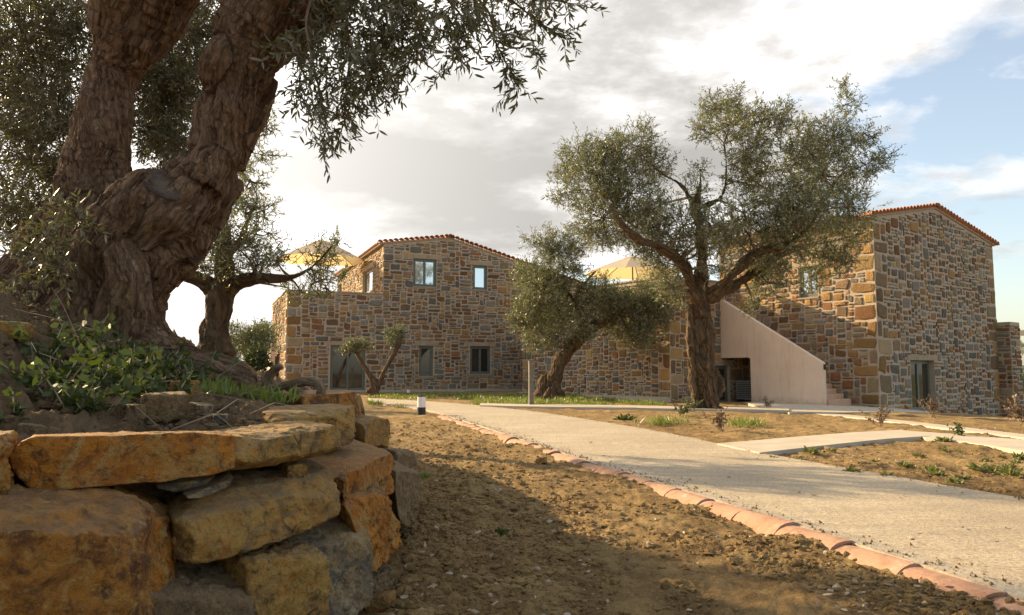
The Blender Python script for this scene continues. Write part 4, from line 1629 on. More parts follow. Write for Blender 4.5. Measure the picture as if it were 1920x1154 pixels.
# ------------------------------------------------------------------ earth bank behind the wall
def bank_z(x, y):
    x, y = np.asarray(x, float), np.asarray(y, float)
    t = np.interp(y, BANK_Y, BANK_X) - x
    base = 0.74 - 0.74 * sstep(y, 8.0, 17)
    rise = 0.16 * sstep(t, 0, 0.9) + 0.36 * sstep(t, 0.7, 2.2)
    rise = rise * (1 - sstep(y, 12, 20))
    edge_f = 0.15 * (1 - sstep(y, 5.0, 6.5)) * 0
    back = 0.45 * sstep(t, 0.3, 2.5) * sstep(y, 7, 10) * (1 - sstep(y, 15, 24))
    left = 0.17 * sstep(-x, 1.7, 2.7) * (1 - sstep(y, 4.4, 6.2)) * sstep(y, 2.2, 3.2)
    return base + rise + back + left


def build_bank():
    ys = np.concatenate([np.linspace(0.3, 1.4, 14), np.linspace(1.42, 6.5, 300), np.geomspace(6.54, 24, 140)])
    ts = np.concatenate([np.linspace(0, 3.2, 230), np.geomspace(3.24, 22, 60)])
    YY, TT = np.meshgrid(ys, ts, indexing='ij')
    XX = np.interp(YY, BANK_Y, BANK_X) - TT
    Z = bank_z(XX, YY)
    p = np.stack([XX, YY, XX * 0], -1).reshape(-1, 3)
    d = 0.06 * fbm(p * 1.6, 3, 51) + 0.045 * fbm(p * 6, 4, 52, .6) + 0.04 * (np.abs(vnoise(p * 17, 53)) + 0.6 * np.abs(vnoise(p * 36, 54)))
    Z = Z + d.reshape(Z.shape) * (0.35 + 0.65 * sstep(TT, 0.05, 0.3))
    V = np.stack([XX, YY, Z], -1)
    # skirt down behind the stones, and down at the far left
    sk = V[:, :1].copy()
    sk[..., 2] = -0.4
    sk[..., 0] -= 0.02
    V = np.concatenate([sk, V], 1)
    nr, na = V.shape[:2]
    i = np.arange(nr - 1)[:, None] * na
    j = np.arange(na - 1)[None]
    F = np.stack([i + j, i + na + j, i + na + j + 1, i + j + 1], -1).reshape(-1, 4)
    V = V.reshape(-1, 3)
    me = mesh_np('earth_bank', V, F, [SOIL_BANK])
    a = V[F[:, 0]]
    if np.mean(np.cross(V[F[:, 1]] - a, V[F[:, 2]] - a)[:, 2]) < 0:
        me.flip_normals()
    o = link('earth_bank', me)
    o['kind'] = 'structure'


build_bank()


def onbank(px, py):
    for Y in np.arange(2.0, 9.0, 0.02):
        p = at(px, py, Y)
        if p[0] < np.interp(p[1], BANK_Y, BANK_X) - .05 and p[2] <= bank_z(p[0], p[1]) + .03:
            return p
    return None


def loose_rock(px, py, Y, w, h, mat, seed, label, name='rock', cat='rock', group=None, bank=True, tilt=0.2):
    r = np.random.default_rng(seed)
    p = at(px, py, Y)
    if bank:
        q = onbank(px, py + h * .4)
        if q is not None:
            Y = q[1]
            p = q + np.array([0, 0, h * mpp(Y) * .36])
    s = mpp(Y)
    W, H, D = w * s / 2, h * s / 2, 0.75 * w * s / 2
    a = r.uniform(-.5, .5)
    ux, uy = np.array([math.cos(a), math.sin(a), tilt * r.uniform(-1, 1)]), np.array([-math.sin(a), math.cos(a), 0])
    uz = np.array([0, 0, 1.0])
    Cn = []
    for k in (-1, 1):
        for (i, j) in ((-1, 1), (1, 1), (1, -1), (-1, -1)):
            Cn.append(p + ux * W * i * r.uniform(.75, 1.15) + uz * H * j * r.uniform(.7, 1.15) + uy * D * k * r.uniform(.7, 1.1))
    me = boulder_mesh(name, Cn, mat, seed, n=14, rnd=.2, amp=0.06 * w * s, chips=9)
    o = recenter(name, me, tuple(p - np.array([0, 0, H])))
    tag(o, label, cat, group)


loose_rock(303, 762, 3.6, 78, 56, ROCK_DIRT, 501, 'largest angular grey brown rock lying on the bank above the wall')
loose_rock(252, 772, 3.4, 38, 30, ROCK_DIRT, 502, 'rounded brown earth clod just left of the largest bank rock')
loose_rock(216, 768, 3.45, 30, 26, ROCK_DIRT, 503, 'small brown clod second left of the largest bank rock')
loose_rock(378, 768, 3.6, 40, 22, ROCK_GREY, 504, 'flat grey slab of rock right of the largest bank rock')
loose_rock(412, 786, 3.4, 28, 20, ROCK_GREY, 505, 'small dark grey chip of rock above the second capstone')
loose_rock(345, 730, 4.2, 46, 34, ROCK_TAN, 506, 'tan rock half buried under the olive root')
loose_rock(60, 806, 2.6, 46, 26, ROCK_DIRT, 507, 'low brown rock behind the longest ochre capstone at far left')
loose_rock(20, 620, 4.2, 70, 36, ROCK_TAN, 508, 'tan rock on the bank at the left picture edge')
loose_rock(712, 1128, 3.25, 52, 30, ROCK_TAN, 509, 'tan rock lying on the dirt at the foot of the retaining wall', bank=False)
loose_rock(470, 728, 4.6, 40, 22, ROCK_DIRT, 510, 'brown stone beside the dead twisted root')
loose_rock(845, 945, 5.7, 26, 12, ROCK_TAN, 511, 'pale flat stone in the dirt right of the wall corner', bank=False)
loose_rock(1015, 864, 8.5, 22, 12, ROCK_TAN, 512, 'pale stone in the dirt near the tile edging', bank=False)


# ------------------------------------------------------------------ trees
def catmull(P, n=8):
    P = np.asarray(P, float)
    Q = np.concatenate([2 * P[:1] - P[1:2], P, 2 * P[-1:] - P[-2:-1]])
    out = []
    for i in range(len(P) - 1):
        p0, p1, p2, p3 = Q[i:i + 4]
        for t in np.linspace(0, 1, n, endpoint=False):
            out.append(0.5 * (2 * p1 + (p2 - p0) * t + (2 * p0 - 5 * p1 + 4 * p2 - p3) * t ** 2 + (3 * p1 - p0 - 3 * p2 + p3) * t ** 3))
    out.append(P[-1])
    return np.array(out)


def limbs_px(chain):
    """(px, py, Y, r_px) -> (x, y, z, r)"""
    return [np.array([*at(a, b, Y), r * mpp(Y)]) for a, b, Y, r in chain]


def wood_mesh(name, chains, voxel, mat, lump, fis, fs=1.0, seed=0, twist=1.2, cord=0.16):
    mb = MB()
    segs = []
    for ch in chains:
        C = catmull(ch, 6)
        C[:, 3] = np.maximum(C[:, 3], voxel * 1.1)
        pts, rad = list(C[:, :3]), list(C[:, 3])
        d0 = pts[0] - pts[1]
        d0 /= np.linalg.norm(d0)
        d1 = pts[-1] - pts[-2]
        d1 /= np.linalg.norm(d1)
        pts = [pts[0] + d0 * rad[0] * .6] + pts + [pts[-1] + d1 * rad[-1] * .6]
        rad = [rad[0] * .45] + rad + [rad[-1] * .45]
        mb.tube(pts, rad, 20)
        s = 0.0
        for i in range(len(C) - 1):
            L = np.linalg.norm(C[i + 1, :3] - C[i, :3])
            segs.append((C[i], C[i + 1], s))
            s += L
    me = mb.mesh(name, mat)
    o = bpy.data.objects.new('tmp', me)
    COL.objects.link(o)
    rm = o.modifiers.new('r', 'REMESH')
    rm.mode = 'VOXEL'
    rm.voxel_size = voxel
    sm = o.modifiers.new('s', 'SMOOTH')
    sm.iterations = 6
    bpy.context.view_layer.update()
    m2 = bpy.data.meshes.new_from_object(o.evaluated_get(bpy.context.evaluated_depsgraph_get()))
    bpy.data.objects.remove(o)
    n = len(m2.vertices)
    V = np.empty(n * 3, np.float32)
    m2.vertices.foreach_get('co', V)
    V = V.reshape(-1, 3).astype(float)
    Nn = np.empty(n * 3, np.float32)
    m2.vertices.foreach_get('normal', Nn)
    Nn = Nn.reshape(-1, 3).astype(float)
    best = np.full(n, 1e9)
    bs, ba, bb, br = np.zeros(n), np.zeros(n), np.zeros(n), np.ones(n)
    for (A, B, s0) in segs:
        a, b_ = A[:3], B[:3]
        d = b_ - a
        L = np.linalg.norm(d)
        if L < 1e-6:
            continue
        dn = d / L
        t = np.clip((V - a) @ dn / L, 0, 1)
        c = a + t[:, None] * d
        w = V - c
        rad = A[3] + (B[3] - A[3]) * t
        dist = np.linalg.norm(w, axis=1) / rad
        ref = np.array([0.3, -0.9, 0.2])
        e1 = np.cross(dn, ref)
        e1 /= np.linalg.norm(e1)
        e2 = np.cross(dn, e1)
        up = dist < best
        best[up] = dist[up]
        bs[up] = (s0 + t * L)[up]
        ba[up] = (w @ e1)[up]
        bb[up] = (w @ e2)[up]
        br[up] = rad[up]
    th = np.arctan2(bb, ba) + bs * twist
    Rr = np.maximum(br, 0.05)
    q = np.stack([Rr * np.cos(th), Rr * np.sin(th), bs], 1)
    big = fbm(V / np.maximum(0.35, 0.9 * np.median(br)) * 0.9 + seed, 3, seed + 1)
    dsp = lump * br * big
    dsp = dsp + cord * br * fbm(q * np.array([4.5, 4.5, 0.8]) * fs + 31, 3, seed + 3)
    dsp = dsp + cord * .5 * br * fbm(V * 4.0 * fs + 11, 2, seed + 6)
    q = q + 0.022 / fs * np.stack([fbm(V * 5 * fs, 2, 91), fbm(V * 5 * fs + 9, 2, 92), 2 * fbm(V * 4 * fs + 5, 2, 93)], 1)
    rg = fbm(q * np.array([11, 11, 1.7]) * fs, 3, seed + 5)
    dsp = dsp - fis * (1 - np.clip(np.abs(rg) * 2.2, 0, 1)) ** 1.5 * np.clip(br / 0.15, 0.2, 1)
    rg2 = fbm(q * np.array([28, 28, 5]) * fs, 3, seed + 8)
    dsp = dsp + fis * 0.5 * rg2 * np.clip(br / 0.12, 0.15, 1)
    V = V + Nn * dsp[:, None]
    m2.vertices.foreach_set('co', V.astype(np.float32).ravel())
    a = m2.attributes.new('bark', 'FLOAT_VECTOR', 'POINT')
    a.data.foreach_set('vector', q.astype(np.float32).ravel())
    m2.materials.clear()
    m2.materials.append(mat)
    m2.polygons.foreach_set('use_smooth', [True] * len(m2.polygons))
    m2.update()
    m2.name = name
    return m2


def unit(v):
    return v / (np.linalg.norm(v, axis=-1, keepdims=True) + 1e-9)


def leaf_arrays(P, D, L, W, r, detailed=False, curl=0.12):
    """P base points, D unit directions -> verts, faces, tint"""
    n = len(P)
    rnd = unit(r.normal(size=(n, 3)))
    S = unit(np.cross(D, rnd))
    Nv = np.cross(D, S)
    L, W = L[:, None], W[:, None]
    if detailed:
        V = np.stack([P, P + D * L * .28 + S * W * .42, P + D * L * .28 - S * W * .42,
                      P + D * L * .66 + S * W * .40 + Nv * L * curl * .5, P + D * L * .66 - S * W * .40 + Nv * L * curl * .5, P + D * L + Nv * L * curl], 1)
        o = (np.arange(n) * 6)[:, None]
        F = np.concatenate([o + np.array([[0, 2, 1]]), o + np.array([[1, 2, 4]]), o + np.array([[1, 4, 3]]), o + np.array([[3, 4, 5]])])
        k = 6
    else:
        V = np.stack([P, P + D * L * .45 + S * W * .5, P + D * L + Nv * L * curl, P + D * L * .45 - S * W * .5], 1)
        o = (np.arange(n) * 4)[:, None]
        F = np.concatenate([o + np.array([[0, 3, 1]]), o + np.array([[1, 3, 2]])])
        k = 4
    t = np.repeat(np.clip(r.normal(.5, .28, n), 0, 1), k)
    return V.reshape(-1, 3), F, t


def thin_tubes(A, B, ra, rb):
    """triangular prisms from A to B (arrays)"""
    n = len(A)
    d = unit(B - A)
    s = unit(np.cross(d, np.array([0.21, 0.13, 0.97])))
    t = np.cross(d, s)
    V = []
    for k in range(3):
        a = 2 * math.pi * k / 3
        V.append(A + (s * math.cos(a) + t * math.sin(a)) * np.asarray(ra).reshape(-1, 1))
    for k in range(3):
        a = 2 * math.pi * k / 3
        V.append(B + (s * math.cos(a) + t * math.sin(a)) * np.asarray(rb).reshape(-1, 1))
    V = np.stack(V, 1).reshape(-1, 3)
    o = (np.arange(n) * 6)[:, None]
    F = np.concatenate([np.concatenate([o + np.array([[k, (k + 1) % 3, 3 + (k + 1) % 3]]), o + np.array([[k, 3 + (k + 1) % 3, 3 + k]])]) for k in range(3)])
    return V, F


class Crown:
    def __init__(s, seed):
        s.r = np.random.default_rng(seed)
        s.V, s.F, s.T, s.M, s.o = [], [], [], [], 0

    def _add(s, V, F, t, m):
        s.V.append(V)
        s.F.append(F + s.o)
        s.T.append(t)
        s.M.append(np.full(len(F), m))
        s.o += len(V)

    def wood(s, A, B, ra, rb):
        V, F = thin_tubes(np.atleast_2d(A), np.atleast_2d(B), ra, rb)
        s._add(V, F, np.zeros(len(V)), 1)

    def curve(s, P, r0, r1):
        P = np.asarray(P)
        rad = np.linspace(r0, r1, len(P))
        s.wood(P[:-1], P[1:], rad[:-1], rad[1:])

    def twigs(s, P, D, L, nleaf, lf, detailed=False, tw=0.004, droop=0.0, wr=0.24):
        """twigs from P along D with pairs of leaves"""
        r, n = s.r, len(P)
        mid = P + D * (L * .5)[:, None] + r.normal(0, .04, (n, 3)) * L[:, None]
        end = P + D * L[:, None] + np.array([0, 0, -1]) * (droop * L)[:, None] + r.normal(0, .06, (n, 3)) * L[:, None]
        s.wood(P, mid, np.full(n, tw), np.full(n, tw * .75))
        s.wood(mid, end, np.full(n, tw * .75), np.full(n, tw * .4))
        t = np.linspace(0.12, 1.0, nleaf)[None, :] + r.uniform(-.03, .03, (n, nleaf))
        B = np.where(t[..., None] < .5, P[:, None] + (mid - P)[:, None] * (t * 2)[..., None], mid[:, None] + (end - mid)[:, None] * (t * 2 - 1)[..., None])
        Dl = unit(0.75 * D[:, None] + 0.85 * unit(r.normal(size=(n, nleaf, 3))) + np.array([0, 0, -droop * .5]))
        m = n * nleaf
        ll = r.uniform(.7, 1.25, m) * lf
        V, F, tt = leaf_arrays(B.reshape(-1, 3), Dl.reshape(-1, 3), ll, ll * wr, r, detailed)
        s._add(V, F, tt, 0)

    def clump(s, c, rad, ntw, lf, tl=0.4, nleaf=9, detailed=False, up=0.25, droop=0.0, tw=0.004, flat=1.0, hollow=0.35):
        r = s.r
        d = unit(r.normal(size=(ntw, 3)))
        u = (hollow + (1 - hollow) * r.random(ntw) ** 0.6) * np.where(r.random(ntw) < .16, r.uniform(1.0, 1.5, ntw), 1.0)
        P = c + d * (u * rad)[:, None] * np.array([1, 1, flat])
        # uneven outline: thin out by low-frequency noise
        keep = vnoise(P / max(rad, .1) * 1.5 + 17, 77) + .5 * vnoise(P / max(rad, .1) * 4 + 5, 78) > 0.0 - 0.35 * r.random(ntw)
        P, d = P[keep], d[keep]
        D = unit(d * .55 + r.normal(0, .5, P.shape) + np.array([0, 0, up - droop]))
        s.twigs(P - D * tl * .35, D, r.uniform(.6, 1.3, len(P)) * tl, nleaf, lf, detailed, tw, droop)
        # long leading shoots break the outline
        ns = max(3, ntw // 13)
        d2 = unit(unit(r.normal(size=(ns, 3))) + np.array([0, 0, up * 1.2 - droop]))
        s.twigs(c + d2 * rad * .75, d2, r.uniform(.35, .8, ns) * max(rad, tl * 1.2), nleaf + 5, lf, detailed, tw, droop)
        # a few branchlets from the middle
        k = max(3, len(P) // 14)
        E = P[:k] if len(P) >= k else P
        mid = c + (E - c) * .5 + r.normal(0, rad * .08, E.shape)
        s.wood(np.repeat(c[None], len(E), 0), mid, np.full(len(E), tw * 3.2), np.full(len(E), tw * 2.2))
        s.wood(mid, E, np.full(len(E), tw * 2.2), np.full(len(E), tw * 1.0))

    def branch_to(s, limb_pts, c, r0, r1=0.008, maxd=9.0):
        i = np.argmin(np.linalg.norm(limb_pts[:, :3] - c, axis=1))
        a = limb_pts[i, :3]
        if np.linalg.norm(c - a) > maxd:
            return
        b = (a + c) / 2 + s.r.normal(0, .08, 3) * np.linalg.norm(c - a)
        r0 = min(r0, limb_pts[i, 3] * .7)
        C = catmull(np.array([a, b, c]), 6)
        s.curve(C, r0, r1)

    def mesh(s, name, leafmat, woodmat=None):
        return mesh_np(name, np.concatenate(s.V), np.concatenate(s.F), [leafmat, woodmat or TWIG], np.concatenate(s.M), smooth=False,
                       attrs={'tint': np.concatenate(s.T)})


def tree(name, label, base, chains, clumps, Y, voxel, lump, fis, fs, leafmat, barkmat, lf, tl, nleaf, dens, seed, tw=0.006, spread=1.0, jit=None, up=0.25, extra=None, detailed=False):
    t = thing(name, label, 'tree', base)
    me = wood_mesh('trunk', chains, voxel, barkmat, lump, fis, fs, seed)
    part('trunk', me, t)
    allp = np.concatenate([catmull(c, 6) for c in chains])
    cr = Crown(seed)
    r = np.random.default_rng(seed + 1)
    for q in clumps:
        px, py, rp = q[:3]
        dy = q[3] if len(q) > 3 else r.uniform(-1, 1) * spread
        c = at(px, py, Y + dy)
        rad = rp * mpp(Y + dy)
        n = int(dens * (rad ** 2) * (1 + 0.5 * rad))
        cr.clump(c, rad, max(n, 16), lf, tl, nleaf, tw=tw, up=up, detailed=detailed)
        cr.branch_to(allp, c, 0.05 * (Y / 22) + 0.01, 0.008, 0.085 * Y)
    if extra:
        extra(cr, allp)
    part('crown', cr.mesh('crown', leafmat), t)
    return t


# --- big olive in the middle distance
YB = 20.8
ch = [limbs_px(c) for c in [
    [(1330, 792, YB, 26.5), (1326, 765, YB, 19.9), (1328, 725, YB, 19.9), (1316, 690, YB, 17.3), (1312, 650, YB, 13.3), (1316, 600, YB, 13.3), (1318, 560, YB, 14.6), (1312, 530, YB, 13.3)],
    [(1345, 740, YB, 9.9), (1350, 718, YB, 9.9), (1335, 690, YB, 8.0)],
    [(1316, 590, YB, 15.9), (1298, 540, YB - .2, 11.3), (1286, 500, YB - .4, 10.6), (1245, 468, YB - .8, 9.3), (1195, 448, YB - 1.2, 7.3), (1165, 420, YB - 1.4, 7.3), (1145, 385, YB - 1.5, 4.0)],
    [(1314, 540, YB, 13.3), (1318, 480, YB + .1, 10.6), (1312, 430, YB + .2, 9.9), (1304, 385, YB + .2, 9.9), (1312, 350, YB + .3, 5.3)],
    [(1322, 560, YB, 13.3), (1362, 528, YB - .3, 9.9), (1400, 488, YB - .4, 9.9), (1440, 466, YB - .6, 9.3), (1475, 458, YB - .6, 7.3), (1520, 420, YB - .5, 4.0), (1560, 350, YB, 3.3)],
    [(1340, 552, YB, 13.3), (1395, 525, YB + .5, 9.3), (1450, 485, YB + .9, 8.0), (1505, 462, YB + 1.2, 5.3)],
    [(1304, 395, YB + .2, 6.6), (1280, 350, YB + .2, 4.0), (1245, 328, YB, 2.6), (1210, 300, YB, 2.0)],
    [(1310, 390, YB + .2, 6.0), (1352, 370, YB + .2, 4.0), (1362, 320, YB + .2, 2.6), (1358, 270, YB + .1, 2.0)],
    [(1326, 580, YB, 8.0), (1334, 640, YB - .2, 7.3), (1332, 690, YB - .25, 8.6), (1338, 750, YB - .2, 10.6), (1348, 785, YB - .25, 9.3)],
    [(1296, 570, YB, 6.6), (1294, 640, YB - .1, 7.3), (1300, 700, YB - .1, 8.0), (1306, 770, YB - .1, 10.6)],
    [(1300, 770, YB - .1, 14.6), (1275, 788, YB - .2, 8.0)],
    [(1350, 775, YB - .1, 13.3), (1385, 792, YB - .4, 6.6)],
]]
cl = [(1120, 330, 62), (1195, 275, 42), (1085, 285, 30), (1062, 360, 30), (1130, 410, 58), (1195, 425, 46), (1180, 365, 55), (1060, 320, 22), (1225, 310, 34), (1230, 400, 40),
      (1370, 235, 42), (1335, 205, 26), (1395, 285, 34), (1440, 240, 36), (1372, 185, 20), (1320, 245, 24), (1465, 215, 22), (1410, 215, 30),
      (1560, 260, 44), (1588, 195, 24), (1540, 330, 58), (1622, 310, 32), (1658, 300, 20), (1500, 395, 58), (1590, 390, 46), (1485, 300, 36), (1430, 350, 36), (1620, 250, 26), (1580, 160, 10),
      (1545, 450, 48), (1605, 440, 28), (1440, 530, 32), (1412, 572, 18), (1455, 480, 42), (1480, 430, 46), (1520, 520, 26), (1580, 490, 24),
      (1302, 365, 26), (1335, 430, 40), (1280, 425, 38), (1370, 440, 30), (1395, 400, 34), (1240, 490, 32), (1262, 540, 30), (1270, 480, 26), (1345, 500, 24), (1222, 450, 36), (1292, 465, 28), (1345, 455, 32), (1405, 445, 34), (1425, 500, 26), (1385, 340, 30), (1420, 305, 32), (1312, 318, 18), (1458, 375, 40), (1150, 290, 36), (1520, 290, 36), (1500, 250, 28)]
tree('olive_tree', 'tall wide olive tree with pale twisted trunk in front of the plaster stair', onground(1326, 772), ch, cl, YB, 0.034, 0.30, 0.06, 0.5, OLIVE, BARK_FAR, 0.105, 0.44, 11, 590, 61, spread=1.3)

# --- leaning olive in front of the left house
YC = 27.0
ch = [limbs_px(c) for c in [
    [(1036, 752, YC, 18.7), (1038, 725, YC, 15.3), (1044, 695, YC, 13.6), (1062, 660, YC, 13.6), (1088, 632, YC, 12.8), (1112, 615, YC, 11.9), (1140, 600, YC, 7.6), (1180, 575, YC, 4.2)],
    [(1100, 622, YC, 9.3), (1088, 590, YC, 7.6), (1080, 565, YC, 5.1), (1086, 545, YC, 4.2), (1102, 525, YC, 3.4), (1118, 508, YC, 2.5)],
    [(1015, 755, YC + .2, 13.6), (1018, 725, YC + .2, 12.8), (1022, 705, YC + .2, 8.5)],
    [(1082, 570, YC, 4.2), (1050, 530, YC, 2.5), (1020, 480, YC, 1.7)],
]]
cl = [(1000, 525, 38), (1040, 575, 44), (990, 585, 32), (1012, 625, 34), (1055, 500, 42), (1030, 455, 26), (1000, 455, 16), (1075, 455, 26), (1120, 560, 42), (1165, 590, 44), (1215, 590, 40),
      (1235, 555, 36), (1090, 610, 30), (1200, 560, 30), (1205, 630, 24), (970, 600, 14), (1150, 572, 34), (1020, 550, 40), (1180, 630, 22), (1050, 640, 20)]
tree('olive_tree', 'leaning olive tree with dense crown in front of the stone wing', onground(1036, 742), ch, cl, YC, 0.038, 0.26, 0.05, 0.5, OLIVE, BARK_FAR, 0.115, 0.46, 11, 560, 62, spread=1.0)

# --- small pollarded olive by the left house door
YD = 30.0
ch = [limbs_px(c) for c in [
    [(702, 742, YD, 8.6), (702, 725, YD, 8.6), (690, 700, YD, 5.3), (678, 680, YD, 4.0), (668, 662, YD, 3.3)],
    [(706, 728, YD, 5.9), (716, 705, YD, 4.6), (726, 685, YD, 4.0), (738, 665, YD, 4.0), (748, 645, YD, 4.0), (752, 632, YD, 2.6)],
    [(700, 730, YD, 5.9), (690, 735, YD, 5.3)],
]]
cl = [(668, 656, 10), (652, 656, 7), (686, 652, 8), (674, 645, 8), (742, 636, 9), (733, 643, 7), (749, 624, 8), (738, 620, 6), (660, 648, 8), (690, 645, 5), (646, 662, 5), (756, 630, 5), (730, 628, 6)]
tree('olive_tree', 'small pruned olive tree with two leafy tufts by the left house door', onground(702, 736), ch, cl, YD, 0.024, 0.15, 0.02, 0.6, OLIVE, BARK_FAR, 0.10, 0.36, 10, 1300, 63, spread=.15, up=.5)

# --- second olive behind the ancient one
YE = 11.5
ch = [limbs_px(c) for c in [
    [(404, 668, YE, 40), (400, 635, YE, 28), (404, 605, YE, 24), (412, 575, YE, 24), (414, 545, YE, 24), (420, 525, YE, 20), (418, 480, YE, 16), (424, 430, YE, 9)],
    [(408, 550, YE, 20), (380, 528, YE, 14), (345, 515, YE, 12), (315, 500, YE, 9)],
    [(418, 550, YE, 20), (446, 530, YE, 14), (480, 522, YE - .3, 11), (530, 522, YE - .5, 7), (562, 515, YE - .6, 4), (586, 500, YE - .6, 2.5)],
    [(420, 490, YE, 8), (450, 450, YE, 5), (470, 400, YE, 4)],
    [(586, 500, YE - .6, 2.5), (602, 485, YE - .6, 2), (622, 462, YE - .6, 1.5)],
    [(422, 470, YE, 8), (395, 420, YE, 5), (410, 350, YE, 4), (450, 280, YE, 3)],
]]
cl = [(440, 460, 44), (480, 440, 34), (500, 480, 30), (460, 400, 36), (495, 395, 22), (400, 470, 40), (430, 500, 26), (375, 500, 22), (480, 500, 26), (520, 490, 20), (350, 490, 24),
      (470, 340, 26), (490, 290, 24), (500, 240, 20), (480, 210, 24), (505, 195, 14), (470, 260, 22), (440, 370, 40), (430, 300, 40),
      (600, 505, 26), (618, 475, 20), (632, 450, 14), (590, 530, 22), (565, 550, 20), (612, 540, 18), (598, 480, 22), (540, 540, 16), (380, 430, 40), (340, 420, 40), (640, 520, 10)]
tree('olive_tree', 'young olive tree with thin branches seen behind the ancient olive', (at(402, 640, YE)[0], YE, 1.1), ch, cl, YE, 0.017, 0.12, 0.022, 0.8, OLIVE, BARK_FAR, 0.07, 0.28, 10, 900, 64, spread=.8)

# --- the ancient olive
YA = 5.4
ch = [limbs_px(c) for c in [
    [(125, 780, YA, 165), (135, 680, YA, 155), (150, 600, YA, 142), (172, 500, YA, 114), (186, 400, YA, 86), (182, 310, YA, 64), (198, 215, YA, 54), (212, 130, YA, 46), (255, 30, YA - .1, 76), (300, -70, YA - .2, 88), (360, -220, YA - .4, 70)],
    [(200, 650, YA - .1, 92), (215, 550, YA - .2, 82), (278, 458, YA - .2, 92), (348, 385, YA - .2, 80), (408, 300, YA - .2, 56), (430, 220, YA - .2, 58), (456, 140, YA - .2, 66), (490, 60, YA - .2, 84), (560, -30, YA - .3, 92), (660, -130, YA - .5, 80), (800, -240, YA - .6, 60)],
    [(70, 700, YA - .2, 110), (60, 610, YA - .1, 90), (90, 520, YA, 80), (130, 430, YA, 66)],
    [(-60, 690, YA - .1, 110), (10, 590, YA, 70), (80, 500, YA, 60)],
    [(225, 650, YA - .3, 72), (300, 685, YA - .4, 48), (380, 708, YA - .45, 36), (450, 726, YA - .5, 24), (500, 742, YA - .5, 12)],
    [(255, 650, YA, 52), (335, 682, YA + .1, 38), (420, 698, YA + .1, 32), (470, 720, YA + .1, 20)],
    [(190, 520, YA - .3, 70), (225, 430, YA - .42, 66), (262, 375, YA - .45, 50), (290, 345, YA - .42, 34)],
    [(330, 440, YA - .3, 50), (300, 395, YA - .42, 42), (285, 360, YA - .45, 36)],
    [(270, 440, YA - .36, 60), (325, 400, YA - .36, 58), (378, 350, YA - .32, 52), (402, 300, YA - .28, 42)],
    [(400, 150, YA - .35, 30), (412, 110, YA - .42, 30), (418, 85, YA - .40, 24)],
    [(225, 620, YA - .45, 50), (240, 540, YA - .5, 42), (232, 470, YA - .5, 34)],
    [(120, 640, YA - .5, 60), (150, 560, YA - .48, 44), (165, 470, YA - .42, 32), (170, 380, YA - .25, 24)],
    [(440, 260, YA - .2, 40), (470, 210, YA - .1, 34), (500, 150, YA - .1, 26)],
    [(410, 330, YA - .1, 30), (420, 365, YA - .1, 24), (395, 415, YA - .1, 30)],
]]


